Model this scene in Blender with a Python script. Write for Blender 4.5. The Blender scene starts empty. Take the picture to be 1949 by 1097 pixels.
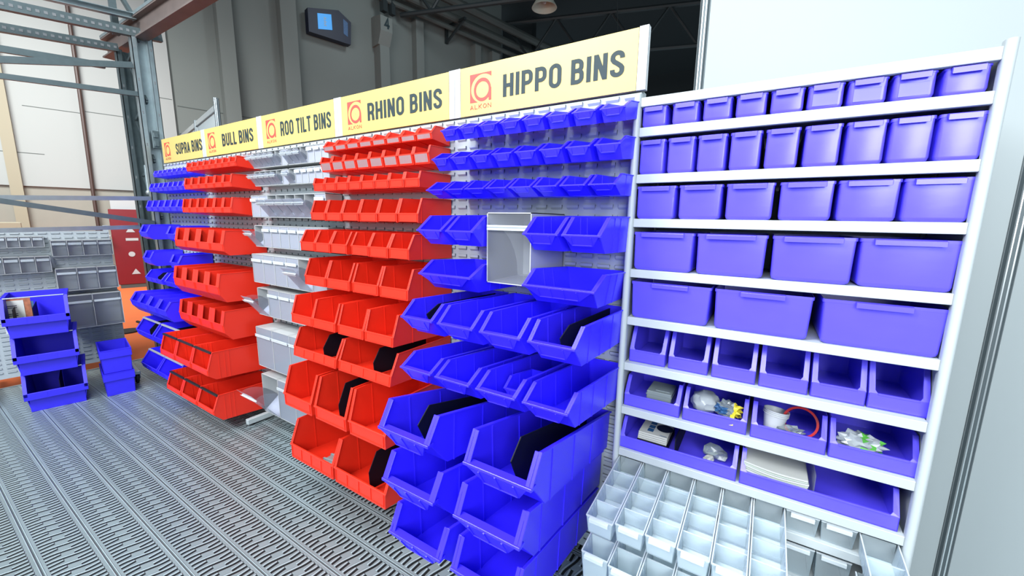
import bpy, bmesh, math, random
from mathutils import Vector, Matrix
random.seed(7)
S = bpy.context.scene
COL = S.collection

# ------------------------------------------------------------------ camera, world, lights, exposure
def set_camera():
    f, yaw, pitch, roll = 766.03, .5605, -.1684, .015
    cam = bpy.data.cameras.new('camera')
    cam.sensor_width = 36; cam.sensor_fit = 'HORIZONTAL'
    cam.lens = f/1949*36; cam.clip_end = 200; cam.clip_start = .05
    o = bpy.data.objects.new('camera', cam); COL.objects.link(o)
    B = Matrix(((1,0,0),(0,0,-1),(0,1,0)))
    R = Matrix.Rotation(yaw,3,'Z') @ Matrix.Rotation(pitch,3,'X') @ B @ Matrix.Rotation(roll,3,'Z')
    o.matrix_world = Matrix.Translation((5.4382,-1.7664,1.728)) @ R.to_4x4()
    S.camera = o
set_camera()

W = bpy.data.worlds.new('hall_air'); S.world = W; W.use_nodes = True
bg = W.node_tree.nodes['Background']
bg.inputs[0].default_value = (.62,.80,.90,1); bg.inputs[1].default_value = .50

def area(name, loc, target, sx, sy, power, color=(1,1,1), spread=180):
    l = bpy.data.lights.new(name,'AREA'); l.shape='RECTANGLE'; l.size=sx; l.size_y=sy
    l.energy=power; l.color=color; l.spread=math.radians(spread)
    o = bpy.data.objects.new(name,l); COL.objects.link(o); o.location=loc
    d = Vector(target)-Vector(loc); o.rotation_euler = d.to_track_quat('-Z','Y').to_euler()
    return o
area('hall_flood_and_fill_light', (5.2,-4.8,4.6), (4.0,0,1.0), 2.2,1.4, 195, (.97,.99,1.0))
area('hall_flood_and_fill_light', (2.0,-4.2,5.2), (1.6,0,.9), 3.0,1.6, 330, (.97,.99,1.0))
area('hall_flood_and_fill_light', (3.8,-1.9,7.4), (3.6,-1.0,0), 3.4,1.2, 260, (.93,.98,1.0))
area('hall_flood_and_fill_light', (-3.6,-1.5,6.5), (-7.6,.6,1.8), 3.0,2.0, 215, (.97,1,.98), 110)
area('hall_flood_and_fill_light', (7.2,-4.2,2.6), (6.0,.4,.7), 1.6,1.6, 125, (.94,.98,1.0))  # added unseen fill light, brightens the lower part of the right wall
area('hall_flood_and_fill_light', (-.6,6.5,9.6), (-5.8,7.4,5.8), 1.5,1.5, 60, (.85,.95,1.0), 120)

S.view_settings.view_transform='Standard'; S.view_settings.look='None'
S.view_settings.gamma=1; S.view_settings.use_curve_mapping=False
S.view_settings.exposure=.55
try:
    S.cycles.transparent_max_bounces=40; S.cycles.max_bounces=10
except Exception: pass

# ------------------------------------------------------------------ helpers
def obj(name, bm, mats, parent=None, loc=None, smooth=False):
    me = bpy.data.meshes.new(name)
    bmesh.ops.recalc_face_normals(bm, faces=bm.faces[:])
    bm.to_mesh(me); bm.free()
    if smooth:
        for p in me.polygons: p.use_smooth=True
        try: me.set_sharp_from_angle(angle=math.radians(38))
        except Exception: pass
    for m in (mats if isinstance(mats,(list,tuple)) else [mats]): me.materials.append(m)
    return link(name, me, parent, loc)
def link(name, me, parent=None, loc=None):
    o = bpy.data.objects.new(name, me); COL.objects.link(o)
    if parent: o.parent=parent
    if loc is not None: o.location=loc
    return o
def tag(o, label, cat, group=None):
    o['label']=label; o['category']=cat
    if group: o['group']=group
    return o
def thing(name, label, cat, loc=(0,0,0), rz=0, group=None):
    o = bpy.data.objects.new(name,None); COL.objects.link(o); o.empty_display_size=.05
    o.location=loc; o.rotation_euler=(0,0,rz)
    return tag(o,label,cat,group)
def struct(name, bm, mats, parent=None, smooth=False):
    o = obj(name,bm,mats,parent,None,smooth); o['kind']='structure'; return o
def NB(): return bmesh.new()
def prism(bm, A, Bp, mi=0):
    a=[bm.verts.new(p) for p in A]; b=[bm.verts.new(p) for p in Bp]
    n=len(a); fs=[bm.faces.new(a), bm.faces.new(b[::-1])]
    for i in range(n):
        j=(i+1)%n; fs.append(bm.faces.new([a[j],a[i],b[i],b[j]]))
    for f in fs: f.material_index=mi
    return a+b
def box(bm, x0,x1,y0,y1,z0,z1, mi=0, bev=0):
    P=[(x0,y0,z0),(x1,y0,z0),(x1,y1,z0),(x0,y1,z0)]; Q=[(x,y,z1) for x,y,_ in P]
    vs=prism(bm,P,Q,mi)
    if bev: bevel(bm,vs,bev)
    return vs
def bevel(bm, vs, w, seg=1):
    s=set(vs); es=[e for e in bm.edges if e.verts[0] in s and e.verts[1] in s]
    bmesh.ops.bevel(bm, geom=es, offset=w, segments=seg, profile=.5, affect='EDGES')
def frame_of(d):
    d=d.normalized(); u=Vector((0,0,1)) if abs(d.z)<.9 else Vector((1,0,0))
    a=d.cross(u).normalized(); return a, d.cross(a).normalized()
def tube(bm, pts, r, n=10, mi=0, sx=1, sy=1, phase=0):
    pts=[Vector(p) for p in pts]; rings=[]
    for i,p in enumerate(pts):
        d=(pts[min(i+1,len(pts)-1)]-pts[max(i-1,0)]); a,b=frame_of(d)
        rr=r[i] if isinstance(r,(list,tuple)) else r
        rings.append([bm.verts.new(p+a*math.cos(phase+2*math.pi*k/n)*rr*sx+b*math.sin(phase+2*math.pi*k/n)*rr*sy) for k in range(n)])
    for i in range(len(rings)-1):
        for k in range(n):
            f=bm.faces.new([rings[i][k],rings[i][(k+1)%n],rings[i+1][(k+1)%n],rings[i+1][k]]); f.material_index=mi
    for rg in (rings[0][::-1],rings[-1]):
        f=bm.faces.new(rg); f.material_index=mi
def beam(bm, p, q, w, h, mi=0, up=(0,0,1)):
    p=Vector(p); q=Vector(q); d=(q-p).normalized(); u=Vector(up); a=d.cross(u).normalized(); b=a.cross(d).normalized()
    A=[p+a*sx*w/2+b*sy*h/2 for sx,sy in ((-1,-1),(1,-1),(1,1),(-1,1))]
    return prism(bm, A, [v+(q-p) for v in A], mi)
def channel(bm, p, q, w, h, t=.006, mi=0, up=(0,0,1), side=1):
    """C profile: web plus two flanges"""
    p=Vector(p); q=Vector(q); d=(q-p).normalized(); u=Vector(up); a=d.cross(u).normalized()*side; b=Vector(up)-d*d.dot(Vector(up)); b.normalize()
    prof=[(0,-h/2),(w,-h/2),(w,-h/2+t),(t,-h/2+t),(t,h/2-t),(w,h/2-t),(w,h/2),(0,h/2)]
    A=[p+a*x+b*z for x,z in prof]
    prism(bm,A,[v+(q-p) for v in A],mi)
def lathe(bm, prof, c=(0,0,0), n=24, mi=0, sq=1.0):
    rings=[]
    for r,z in prof:
        rings.append([bm.verts.new((c[0]+r*math.cos(2*math.pi*k/n),c[1]+r*sq*math.sin(2*math.pi*k/n),c[2]+z)) for k in range(n)])
    for i in range(len(rings)-1):
        for k in range(n):
            f=bm.faces.new([rings[i][k],rings[i][(k+1)%n],rings[i+1][(k+1)%n],rings[i+1][k]]); f.material_index=mi
    return rings

# ------------------------------------------------------------------ materials
def mat(name, col, rough=.5, metal=0, spec=.5, bump=None, coat=0, var=0, emit=None, vscale=6):
    m=bpy.data.materials.new(name); m.use_nodes=True; nt=m.node_tree; b=nt.nodes['Principled BSDF']
    b.inputs['Base Color'].default_value=(*col,1); b.inputs['Roughness'].default_value=rough
    b.inputs['Metallic'].default_value=metal; b.inputs['Specular IOR Level'].default_value=spec
    b.inputs['Coat Weight'].default_value=coat; b.inputs['Coat Roughness'].default_value=.12
    tc=nt.nodes.new('ShaderNodeTexCoord')
    if var:
        n=nt.nodes.new('ShaderNodeTexNoise'); n.inputs['Scale'].default_value=vscale; n.inputs['Detail'].default_value=4
        r=nt.nodes.new('ShaderNodeMapRange'); r.inputs[3].default_value=1-var; r.inputs[4].default_value=1+var
        mx=nt.nodes.new('ShaderNodeVectorMath'); mx.operation='SCALE'; mx.inputs[0].default_value=col
        nt.links.new(tc.outputs['Object'],n.inputs['Vector']); nt.links.new(n.outputs['Fac'],r.inputs[0])
        nt.links.new(r.outputs[0],mx.inputs['Scale']); nt.links.new(mx.outputs[0],b.inputs['Base Color'])
    if bump:
        n=nt.nodes.new('ShaderNodeTexNoise'); n.inputs['Scale'].default_value=bump[0]; n.inputs['Detail'].default_value=3
        k=nt.nodes.new('ShaderNodeBump'); k.inputs['Strength'].default_value=bump[1]; k.inputs['Distance'].default_value=.002
        nt.links.new(tc.outputs['Object'],n.inputs['Vector']); nt.links.new(n.outputs['Fac'],k.inputs['Height']); nt.links.new(k.outputs[0],b.inputs['Normal'])
    if emit:
        b.inputs['Emission Color'].default_value=(*emit[0],1); b.inputs['Emission Strength'].default_value=emit[1]
    return m
def clear(name, tint, col, fac, rough=.12):
    m=bpy.data.materials.new(name); m.use_nodes=True; nt=m.node_tree; b=nt.nodes['Principled BSDF']; out=nt.nodes['Material Output']
    b.inputs['Base Color'].default_value=(*col,1); b.inputs['Roughness'].default_value=rough; b.inputs['Specular IOR Level'].default_value=.8
    t=nt.nodes.new('ShaderNodeBsdfTransparent'); t.inputs[0].default_value=(*tint,1)
    mx=nt.nodes.new('ShaderNodeMixShader'); fr=nt.nodes.new('ShaderNodeFresnel'); fr.inputs[0].default_value=1.45
    mr=nt.nodes.new('ShaderNodeMapRange'); mr.inputs[3].default_value=fac; mr.inputs[4].default_value=min(1,fac+.75)
    nt.links.new(fr.outputs[0],mr.inputs[0]); nt.links.new(mr.outputs[0],mx.inputs[0])
    nt.links.new(t.outputs[0],mx.inputs[1]); nt.links.new(b.outputs[0],mx.inputs[2]); nt.links.new(mx.outputs[0],out.inputs['Surface'])
    return m
M={}
M['blue']=mat('blue_polypropylene',(.034,.019,.88),.36,spec=.55,var=.04,bump=(180,.12))
M['blue2']=mat('violet_blue_polypropylene',(.082,.062,.78),.32,spec=.6,var=.10,bump=(14,.25),vscale=9)
M['blue3']=mat('deep_blue_polypropylene',(.018,.010,.62),.5,spec=.5,var=.05,bump=(90,.3))
M['red']=mat('red_polypropylene',(.66,.022,.008),.40,spec=.5,var=.05,bump=(180,.12))
M['black']=mat('black_divider_plastic',(.002,.003,.008),.6,spec=.2)
M['grey']=mat('light_grey_powder_coat',(.385,.43,.45),.38,spec=.45,bump=(300,.1))
M['panel']=mat('grey_white_louvre_steel',(.365,.41,.44),.4,spec=.4)
M['slot']=mat('louvre_opening_dark',(.13,.145,.155),.8)
M['white']=mat('white_plastic',(.39,.41,.42),.4)
M['yellow']=mat('yellow_sign_board',(.53,.405,.125),.42,var=.03,vscale=2)
M['ink']=mat('dark_teal_lettering',(.018,.034,.040),.6,spec=.3)
M['logo']=mat('red_logo_ink',(.50,.055,.045),.6)
M['clear']=clear('clear_styrene',(.95,.96,.98),(.56,.59,.68),.05)
M['clearbin']=clear('frosted_clear_polypropylene',(.95,.98,.99),(.76,.85,.90),.14,.2)
M['clearedge']=clear('clear_plastic_edge',(.92,.96,.98),(.74,.80,.84),.48,.15)
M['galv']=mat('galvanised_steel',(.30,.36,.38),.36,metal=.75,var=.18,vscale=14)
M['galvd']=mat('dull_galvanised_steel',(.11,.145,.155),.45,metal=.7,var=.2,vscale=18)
M['rust']=mat('oxidised_painted_beam',(.125,.10,.092),.5,metal=.3,var=.35,vscale=5)
M['alu']=mat('anodised_aluminium',(.42,.46,.48),.3,metal=.7)
M['alud']=mat('aluminium_groove',(.07,.09,.10),.5,metal=.4)
M['wall']=mat('white_partition_board',(.27,.308,.322),.45,spec=.25,var=.02,vscale=1.2)
M['hall']=mat('painted_hall_wall',(.150,.170,.162),.7,var=.12,vscale=.6)
M['cream']=mat('cream_hall_wall',(.325,.34,.335),.7,var=.04,vscale=.5)
M['pipe']=mat('brown_pipe',(.055,.028,.022),.5)
M['dark']=mat('dark_ceiling_paint',(.005,.009,.011),.8)
M['truss']=mat('dark_truss_steel',(.016,.024,.027),.6)
M['duct']=mat('dusty_pipe',(.06,.07,.066),.6)
M['carpet']=mat('orange_carpet',(.78,.165,.045),.9,var=.08,bump=(120,.4),vscale=3)
M['concrete']=mat('grey_hall_floor',(.22,.23,.23),.7,var=.1)
M['cab']=mat('dark_red_cabinet_paint',(.165,.004,.010),.35,var=.1)
M['paper']=mat('white_paper',(.44,.46,.44),.6)
M['paper2']=mat('pale_green_paper',(.34,.39,.33),.6)
M['rubber']=mat('black_rubber',(.008,.008,.010),.6)
M['navy']=mat('navy_sign_board',(.002,.006,.026),.5)
M['cyan']=mat('backlit_blue_sign_face',(.01,.15,.4),.4,emit=((.03,.34,.85),.42))
M['orange']=mat('orange_plastic',(.5,.12,.02),.5)
M['photo']=mat('printed_photo_blue',(.02,.08,.20),.4,var=.6,vscale=40)
M['brown']=mat('printed_photo_brown',(.28,.09,.04),.4,var=.6,vscale=40)
M['tapered']=mat('red_adhesive_tape',(.45,.006,.012),.25)
M['cup']=mat('white_foam_cup',(.42,.45,.48),.45)
M['window']=clear('glossy_label_window',(.95,.85,.85),(.60,.42,.45),.30,.1)
M['foil']=clear('crinkled_clear_film',(.80,.86,.88),(.40,.46,.48),.32,.12)
M['film']=clear('milky_plastic_film',(.85,.92,.95),(.44,.49,.52),.66,.3)
M['green']=mat('green_print',(.07,.32,.04),.5)
M['ylw']=mat('yellow_print',(.55,.46,.02),.45)
M['greybox']=mat('grey_moulded_box',(.18,.22,.23),.5)
M['beige2']=mat('beige_lower_wall',(.26,.25,.215),.7,var=.05)
M['beige']=mat('beige_board',(.29,.26,.19),.7)
M['lamp']=mat('lamp_enamel',(.40,.41,.35),.4)

def floor_material():
    m=bpy.data.materials.new('slotted_galvanised_planks'); m.use_nodes=True; nt=m.node_tree; b=nt.nodes['Principled BSDF']
    N=nt.nodes.new; L=nt.links.new
    def mth(op,a,b_=None,c=None):
        n=N('ShaderNodeMath'); n.operation=op
        for i,v in enumerate((a,b_,c)):
            if v is None: continue
            if isinstance(v,(int,float)): n.inputs[i].default_value=v
            else: L(v,n.inputs[i])
        return n.outputs[0]
    def sstep(v,a,b_):
        n=N('ShaderNodeMapRange'); n.interpolation_type='SMOOTHSTEP'
        L(v,n.inputs[0]); n.inputs[1].default_value=a; n.inputs[2].default_value=b_; n.inputs[3].default_value=0; n.inputs[4].default_value=1
        return n.outputs[0]
    tc=N('ShaderNodeTexCoord'); sp=N('ShaderNodeSeparateXYZ'); L(tc.outputs['Object'],sp.inputs[0])
    x,y=sp.outputs[0],sp.outputs[1]
    yy=mth('DIVIDE',mth('ADD',y,10*.193+.571),.193)
    v=mth('FRACT',yy); pid=mth('FLOOR',yy)
    u=mth('ADD',mth('DIVIDE',x,.065),mth('MULTIPLY',pid,.37))
    def slot(uu, v0, v1, w):
        d=mth('ABSOLUTE',mth('SUBTRACT',mth('FRACT',uu),.5))
        a=mth('SUBTRACT',1.0,sstep(d,w*.75,w*1.15))
        e=mth('MULTIPLY',sstep(v,v0,v0+.02),mth('SUBTRACT',1.0,sstep(v,v1-.02,v1)))
        return mth('MULTIPLY',a,e), mth('MULTIPLY',mth('SUBTRACT',mth('FRACT',uu),.5),e)
    sv=mth('MULTIPLY',sstep(v,.15,.85),.5)
    ul=mth('SUBTRACT',u,sv)
    hs=[]; masks=[]
    for uu,v0,v1 in ((ul,.10,.90),(mth('ADD',u,.5),.10,.40),(u,.60,.90)):
        # dark opening
        k,_=slot(uu,v0,v1,.105); masks.append(k)
        # raised lip beside the opening
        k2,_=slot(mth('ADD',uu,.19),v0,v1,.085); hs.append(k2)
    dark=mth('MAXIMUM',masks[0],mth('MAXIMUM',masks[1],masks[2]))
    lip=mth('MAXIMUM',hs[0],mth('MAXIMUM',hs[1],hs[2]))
    seam=mth('ABSOLUTE',mth('SUBTRACT',v,.5)); seamd=sstep(seam,.484,.492)
    ridge=mth('MULTIPLY',sstep(seam,.455,.462),mth('SUBTRACT',1.0,sstep(seam,.475,.482)))
    height=mth('ADD',mth('SUBTRACT',mth('MULTIPLY',lip,.8),dark),mth('SUBTRACT',mth('MULTIPLY',ridge,.5),seamd))
    bp=N('ShaderNodeBump'); bp.inputs['Strength'].default_value=.9; bp.inputs['Distance'].default_value=.009; L(height,bp.inputs['Height']); L(bp.outputs[0],b.inputs['Normal'])
    wn=N('ShaderNodeTexWhiteNoise'); wn.noise_dimensions='1D'; L(pid,wn.inputs['W'])
    nz=N('ShaderNodeTexNoise'); nz.inputs['Scale'].default_value=5; L(tc.outputs['Object'],nz.inputs['Vector'])
    tone=mth('ADD',mth('MULTIPLY',wn.outputs['Value'],.14),mth('ADD',mth('MULTIPLY',nz.outputs['Fac'],.18),.72))
    tone=mth('MULTIPLY',mth('ADD',tone,mth('MULTIPLY',mth('MAXIMUM',lip,ridge),.55)),mth('SUBTRACT',1.0,mth('MULTIPLY',mth('MAXIMUM',dark,mth('MULTIPLY',seamd,.55)),.94)))  # highlights on the raised lips painted into the colour; seam ridges paler too
    sc=N('ShaderNodeVectorMath'); sc.operation='SCALE'; sc.inputs[0].default_value=(.30,.375,.40); L(tone,sc.inputs['Scale'])
    L(sc.outputs[0],b.inputs['Base Color']); b.inputs['Metallic'].default_value=.55; b.inputs['Roughness'].default_value=.40
    return m
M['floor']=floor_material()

# ------------------------------------------------------------------ stroke lettering
def arc(cx,cy,rx,ry,a0,a1,n=10):
    return [(cx+rx*math.cos(math.radians(a0+(a1-a0)*i/n)),cy+ry*math.sin(math.radians(a0+(a1-a0)*i/n))) for i in range(n+1)]
def glyph(ch,w,s):
    h=s/2; L,R,B_,T=h,w-h,h,1-h; r=min(w*.42-h*.4,w/2-h-.001); mid=.5
    if ch=='H': return [[(L,0),(L,1)],[(R,0),(R,1)],[(L,mid),(R,mid)]]
    if ch=='I': return [[(s/2,0),(s/2,1)]]
    if ch=='N': return [[(L,0),(L,1)],[(R,0),(R,1)],[(L+.01,1-h*.5),(R-.01,h*.5)]]
    if ch=='L': return [[(L,0),(L,1)],[(L,B_),(w,B_)]]
    if ch=='T': return [[(w/2,0),(w/2,1-s*.5)],[(0,T),(w,T)]]
    if ch=='K': return [[(L,0),(L,1)],[(L,.38),(R,1)],[(L+.22*w,.55),(R,0)]]
    if ch=='A': return [[(h*.8,0),(w/2,1-h)],[(w-h*.8,0),(w/2,1-h)],[(w*.25,.27),(w*.75,.27)]]
    if ch=='4': return [[(R*.8,0),(R*.8,1),(0,.3),(w,.3)]]
    if ch=='F': return [[(L,0),(L,1)],[(L,T),(w,T)],[(L,mid),(w*.9,mid)]]
    if ch in 'PR':
        o=[[(L,0),(L,1)],[(L,T)]+arc(R-r,T-r,r,r,90,0,6)+arc(R-r,.44+r,r,r,0,-90,6)+[(L,.44)]]
        if ch=='R': o.append([(w*.5,.44)]+[(R-.05,.38),(R-.02,.25),(R,0)])
        return o
    if ch=='B':
        return [[(L,0),(L,1)],[(L,T)]+arc(R-.02-r,T-r*.9,r,r*.9,90,0,6)+arc(R-.02-r,.53+r*.8,r,r*.8,0,-90,6)+[(L,.53)],
                [(w*.3,.53)]+arc(R-r,.53-r*.9,r,r*.9,90,0,6)+arc(R-r,B_+r,r,r,0,-90,6)+[(L,B_)]]
    if ch=='U': return [[(L,1)]+arc(L+r,B_+r,r,r,180,270,7)+arc(R-r,B_+r,r,r,270,360,7)+[(R,1)]]
    if ch=='O':
        p=arc(R-r,T-r*1.1,r,r*1.1,0,90,7)+arc(L+r,T-r*1.1,r,r*1.1,90,180,7)+arc(L+r,B_+r*1.1,r,r*1.1,180,270,7)+arc(R-r,B_+r*1.1,r,r*1.1,270,360,7)
        return [p+[p[0]]]
    if ch=='S':
        c=w/2; rx=c-h
        return [[(R,.70)]+arc(c,.76,rx,T-.76,0,180,10)+[(L,.68),(L+.05,.60),(c,.51),(R-.05,.41),(R,.33)]+arc(c,.24,rx,.24-B_,0,-180,10)+[(L,.30)]]
    return []
GW={'I':.17,'L':.42,'T':.46,'S':.50,'A':.54,'O':.52}
def strokes(bm, text, x0, z0, height, width, s=.17, gap=.10, wfac=1.0, y=-.0135, mi=0, space=.26):
    adv=[]; tot=0
    for ch in text:
        w = space if ch==' ' else (s if ch=='I' else GW.get(ch,.50)*wfac)
        adv.append(w); tot+=w+gap
    tot-=gap; kx=width/(tot*height); cx=0
    for ch,w in zip(text,adv):
        for k,pl in enumerate(glyph(ch,w,s)):
            pts=[Vector(p) for p in pl]; n=len(pts); A=[];Bp=[]
            closed=(pts[0]-pts[-1]).length<1e-6
            for i,p in enumerate(pts):
                if closed: a=pts[i-1] if i>0 else pts[-2]; b_=pts[i+1] if i<n-1 else pts[1]
                else: a=pts[max(i-1,0)]; b_=pts[min(i+1,n-1)]
                d1=(p-a); d2=(b_-p)
                if d1.length<1e-6: d1=d2
                if d2.length<1e-6: d2=d1
                d1=d1.normalized(); d2=d2.normalized(); t=(d1+d2)
                if t.length<1e-3: t=d1
                t=t.normalized(); nn=Vector((-t.y,t.x)); c=max(.5,nn.dot(Vector((-d1.y,d1.x))))
                o=nn*(s/2/c); A.append(p+o); Bp.append(p-o)
            def P(q,k=k): return (x0+(cx+q.x)*kx*height, y-k*.0003, z0+q.y*height)
            va=[bm.verts.new(P(q)) for q in A]; vb=[bm.verts.new(P(q)) for q in Bp]
            for i in range(n-1):
                if (A[i]-A[i+1]).length<1e-6: continue
                f=bm.faces.new([va[i],va[i+1],vb[i+1],vb[i]]); f.material_index=mi
        cx+=w+gap
def flat(bm, pts, y, mi=0):
    f=bm.faces.new([bm.verts.new((p[0],y,p[1])) for p in pts]); f.material_index=mi

# ------------------------------------------------------------------ floor, walls, hall
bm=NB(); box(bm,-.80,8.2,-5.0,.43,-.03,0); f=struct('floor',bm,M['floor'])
bm=NB(); box(bm,-9.5,8.2,-9,14,-.09,-.031); struct('floor_carpet',bm,M['carpet'])
bm=NB(); box(bm,-.83,-.80,-5.0,.43,-.03,.004); struct('trim_1',bm,M['galv'])

# white exhibition partition behind the shelving unit
bm=NB()
for a,b_ in ((5.11,6.168),(6.212,7.25)): box(bm,a,b_,.43,.446,0,3.3)
struct('wall_back',bm,M['wall'])
def octa_post(bm, x, y, h, r=.022, n=8):
    tube(bm,[(x,y,0),(x,y,h)],r,n,0,phase=math.pi/8)
    for k in range(8):
        a=k*math.pi/4+math.pi/8*0
        cx,cy=x+math.cos(a)*r*.93,y+math.sin(a)*r*.93
        dx,dy=-math.sin(a)*.0045,math.cos(a)*.0045; ox,oy=math.cos(a)*.0012,math.sin(a)*.0012
        P=[(cx-dx-ox,cy-dy-oy,0),(cx+dx-ox,cy+dy-oy,0),(cx+dx+ox,cy+dy+oy,0),(cx-dx+ox,cy-dy+oy,0)]
        prism(bm,P,[(p[0],p[1],h) for p in P],1)
for i,x in enumerate((5.088,6.19)):
    bm=NB(); octa_post(bm,x,.436,3.3); struct('trim_%d'%(2+i),bm,[M['alu'],M['alud']])

# neighbouring booth partition seen behind the leftmost signs
bm=NB(); d=Vector((.978,-.207,0)); p0=Vector((-1.75,.655,0)); perp=Vector((.207,.978,0))
pb=NB()
for i in range(4):
    q=p0+d*i*1.0+Vector((0,.0,0)); octa_post(pb,q.x,q.y,2.71 if i<3 else 2.75)
    if i<3:
        a=q+d*.022; b_=q+d*.978
        A=[(a.x,a.y,0),(b_.x,b_.y,0),(b_.x+perp.x*.01,b_.y+perp.y*.01,0),(a.x+perp.x*.01,a.y+perp.y*.01,0)]
        prism(bm,A,[(v[0],v[1],2.65) for v in A],0)
        beam(pb,(a.x,a.y,2.67),(b_.x,b_.y,2.67),.03,.045,0)
o=thing('booth_partition','white panelled booth partition with aluminium posts behind the two leftmost yellow signs','partition')
obj('wall_board',bm,M['wall'],o); obj('post_frame',pb,[M['alu'],M['alud']],o)

# hall side wall with pilasters (12 degrees off the rack direction)
ang=math.radians(12); U=Vector((math.sin(ang),math.cos(ang),0)); Nn=Vector((math.cos(ang),-math.sin(ang),0)); H0=Vector((-7.9,1.6,0))
def hw(u,off,z): p=H0+U*u+Nn*off; return (p.x,p.y,z)
def hbox(bm,u0,u1,o0,o1,z0,z1,mi=0):
    prism(bm,[hw(u0,o0,z0),hw(u1,o0,z0),hw(u1,o1,z0),hw(u0,o1,z0)],[hw(u0,o0,z1),hw(u1,o0,z1),hw(u1,o1,z1),hw(u0,o1,z1)],mi)
bm=NB(); hbox(bm,1.25,12.75,-.25,0,-.05,10.8); struct('wall_left',bm,M['hall'])
bm=NB()
hbox(bm,-7,1.22,-.2,.06,2.29,10.8); hbox(bm,-7,1.22,-.2,.0,-.05,2.29,2)
for a_,b_,zz in ((-7,-1.1,2.97),(-1.3,-.42,3.94),(-.38,.55,3.99),(.57,1.2,4.57)): hbox(bm,a_,b_,.055,.0612,zz,zz+.016,1)
hbox(bm,1.2,1.25,-.2,.03,-.05,10.8,1)
struct('wall_left_white',bm,[M['cream'],M['duct'],M['beige2']])
bm=NB()
for zz in (4.45,): hbox(bm,1.3,14,-.01,.006,zz,zz+.02)
struct('trim_4',bm,M['duct'])
for k,(u0,u1,top) in enumerate(((2.27,2.62,10.5),(3.79,4.21,10.5),(8.25,8.57,8.7),(11.02,11.32,8.7),(11.95,12.38,8.7))):
    bm=NB(); hbox(bm,u0,u1,0,.36 if u0<5 else .30,-.05,top); struct('trim_%d'%(5+k),bm,M['hall'])
# numbered column with a corbel
bm=NB()
hbox(bm,6.76,7.10,0,.42,-.05,7.5)
cp=[(0,7.4),(.42,7.4),(.62,7.78),(.62,8.22),(.15,8.3),(0,8.3)]
prism(bm,[hw(6.70,o_,z_) for o_,z_ in cp],[hw(7.12,o_,z_) for o_,z_ in cp])
c=struct('trim_10',bm,M['hall'])
bm=NB(); strokes(bm,'4',0,0,.32,.16,s=.2,y=0)
n=obj('painted_number',bm,M['ink'],c); n.matrix_world=Matrix.Translation(hw(6.86,.63,7.86))@Matrix.Rotation(math.pi/2-ang,4,'Z')
# ceiling and far end
bm=NB(); box(bm,-14,16,-3,32,10.8,11.0); struct('ceiling',bm,M['dark'])
bm=NB(); box(bm,-14,16,26,26.3,-.1,10.8); box(bm,-6.2,-4.6,15.6,16,0,10.8); struct('wall_far',bm,M['dark'])
for k,(p,q) in enumerate((((-6,5,9.9),(12,10,9.9)),((-6,9,10.1),(14,15,10.1)),((-5,14,10.0),(14,20,10.0)))):
    bm=NB(); p=Vector(p); q=Vector(q); n=9
    tube(bm,[p,q],.09,8); lo=Vector((0,0,-1.5)); tube(bm,[p+lo,q+lo],.08,8)
    for i in range(n):
        a=p.lerp(q,i/n); b_=p.lerp(q,(i+.5)/n)+lo; c_=p.lerp(q,(i+1)/n)
        tube(bm,[a,b_],.055,6); tube(bm,[b_,c_],.055,6)
    o=obj('roof_truss',bm,M['truss'])
    tag(o,['nearest dark steel roof truss under the hall ceiling','middle dark steel roof truss under the hall ceiling','farthest dark steel roof truss under the hall ceiling'][k],'truss','dark roof trusses')
o=thing('ceiling_pipework','long dusty pipes and duct running along the top of the side wall','pipes')
bm=NB()
for off,zz,r in ((.50,8.78,.09),(.75,9.02,.12),(.55,9.22,.08),(.9,9.5,.16)): tube(bm,[hw(6.7,off,zz),hw(15.5,off,zz)],r,10)
obj('pipe',bm,M['duct'],o)
bm=NB(); 
for u in (9.77,):
    beam(bm,hw(u,.05,8.4),hw(u,.05,9.02),.10,.10,up=(1,0,0)); beam(bm,hw(u,.05,8.98),hw(u,1.2,8.95),.09,.09); beam(bm,hw(u,.08,8.45),hw(u,1.1,8.92),.07,.07)
obj('wall_bracket',bm,M['truss'],o)
# tall dark frame above the numbered column
bm=NB(); beam(bm,hw(6.9,.5,8.4),hw(6.9,.5,10.8),.18,.18,up=(1,0,0)); beam(bm,hw(7.2,.5,8.4),hw(7.2,.5,10.8),.16,.16,up=(1,0,0)); beam(bm,hw(6.8,.5,9.2),hw(8.4,1.4,10.3),.14,.14)
tag(obj('steel_column_head',bm,M['truss']),'dark steel bracing standing on the numbered concrete corbel','steel column')
# blue lantern sign
o=thing('wall_sign','navy lantern-shaped sign with bright blue square high on the hall wall','sign')
bm=NB(); fr=[(4.54,7.12),(4.54,7.76),(5.46,8.0),(5.84,7.78),(5.80,7.12)]
prism(bm,[hw(a,.10,z) for a,z in fr],[hw(a,.34,z) for a,z in fr]); obj('sign_body',bm,M['navy'],o)
bm=NB(); q=[(4.81,7.27),(4.81,7.70),(5.22,7.80),(5.23,7.37)]
prism(bm,[hw(a,.341,z) for a,z in q],[hw(a,.352,z) for a,z in q]); obj('lit_square',bm,M['cyan'],o)
bm=NB(); q=[(5.58,7.38),(5.59,7.80),(5.73,7.73),(5.71,7.32)]
prism(bm,[hw(a,.341,z) for a,z in q],[hw(a,.348,z) for a,z in q]); obj('dim_pane',bm,M['photo'],o)
bm=NB()
for k in range(5): hbox(bm,4.99,5.04 if k%2 else 5.06,.353,.356,7.42+k*.05,7.445+k*.05)
obj('sign_marking',bm,M['paper'],o)
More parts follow.
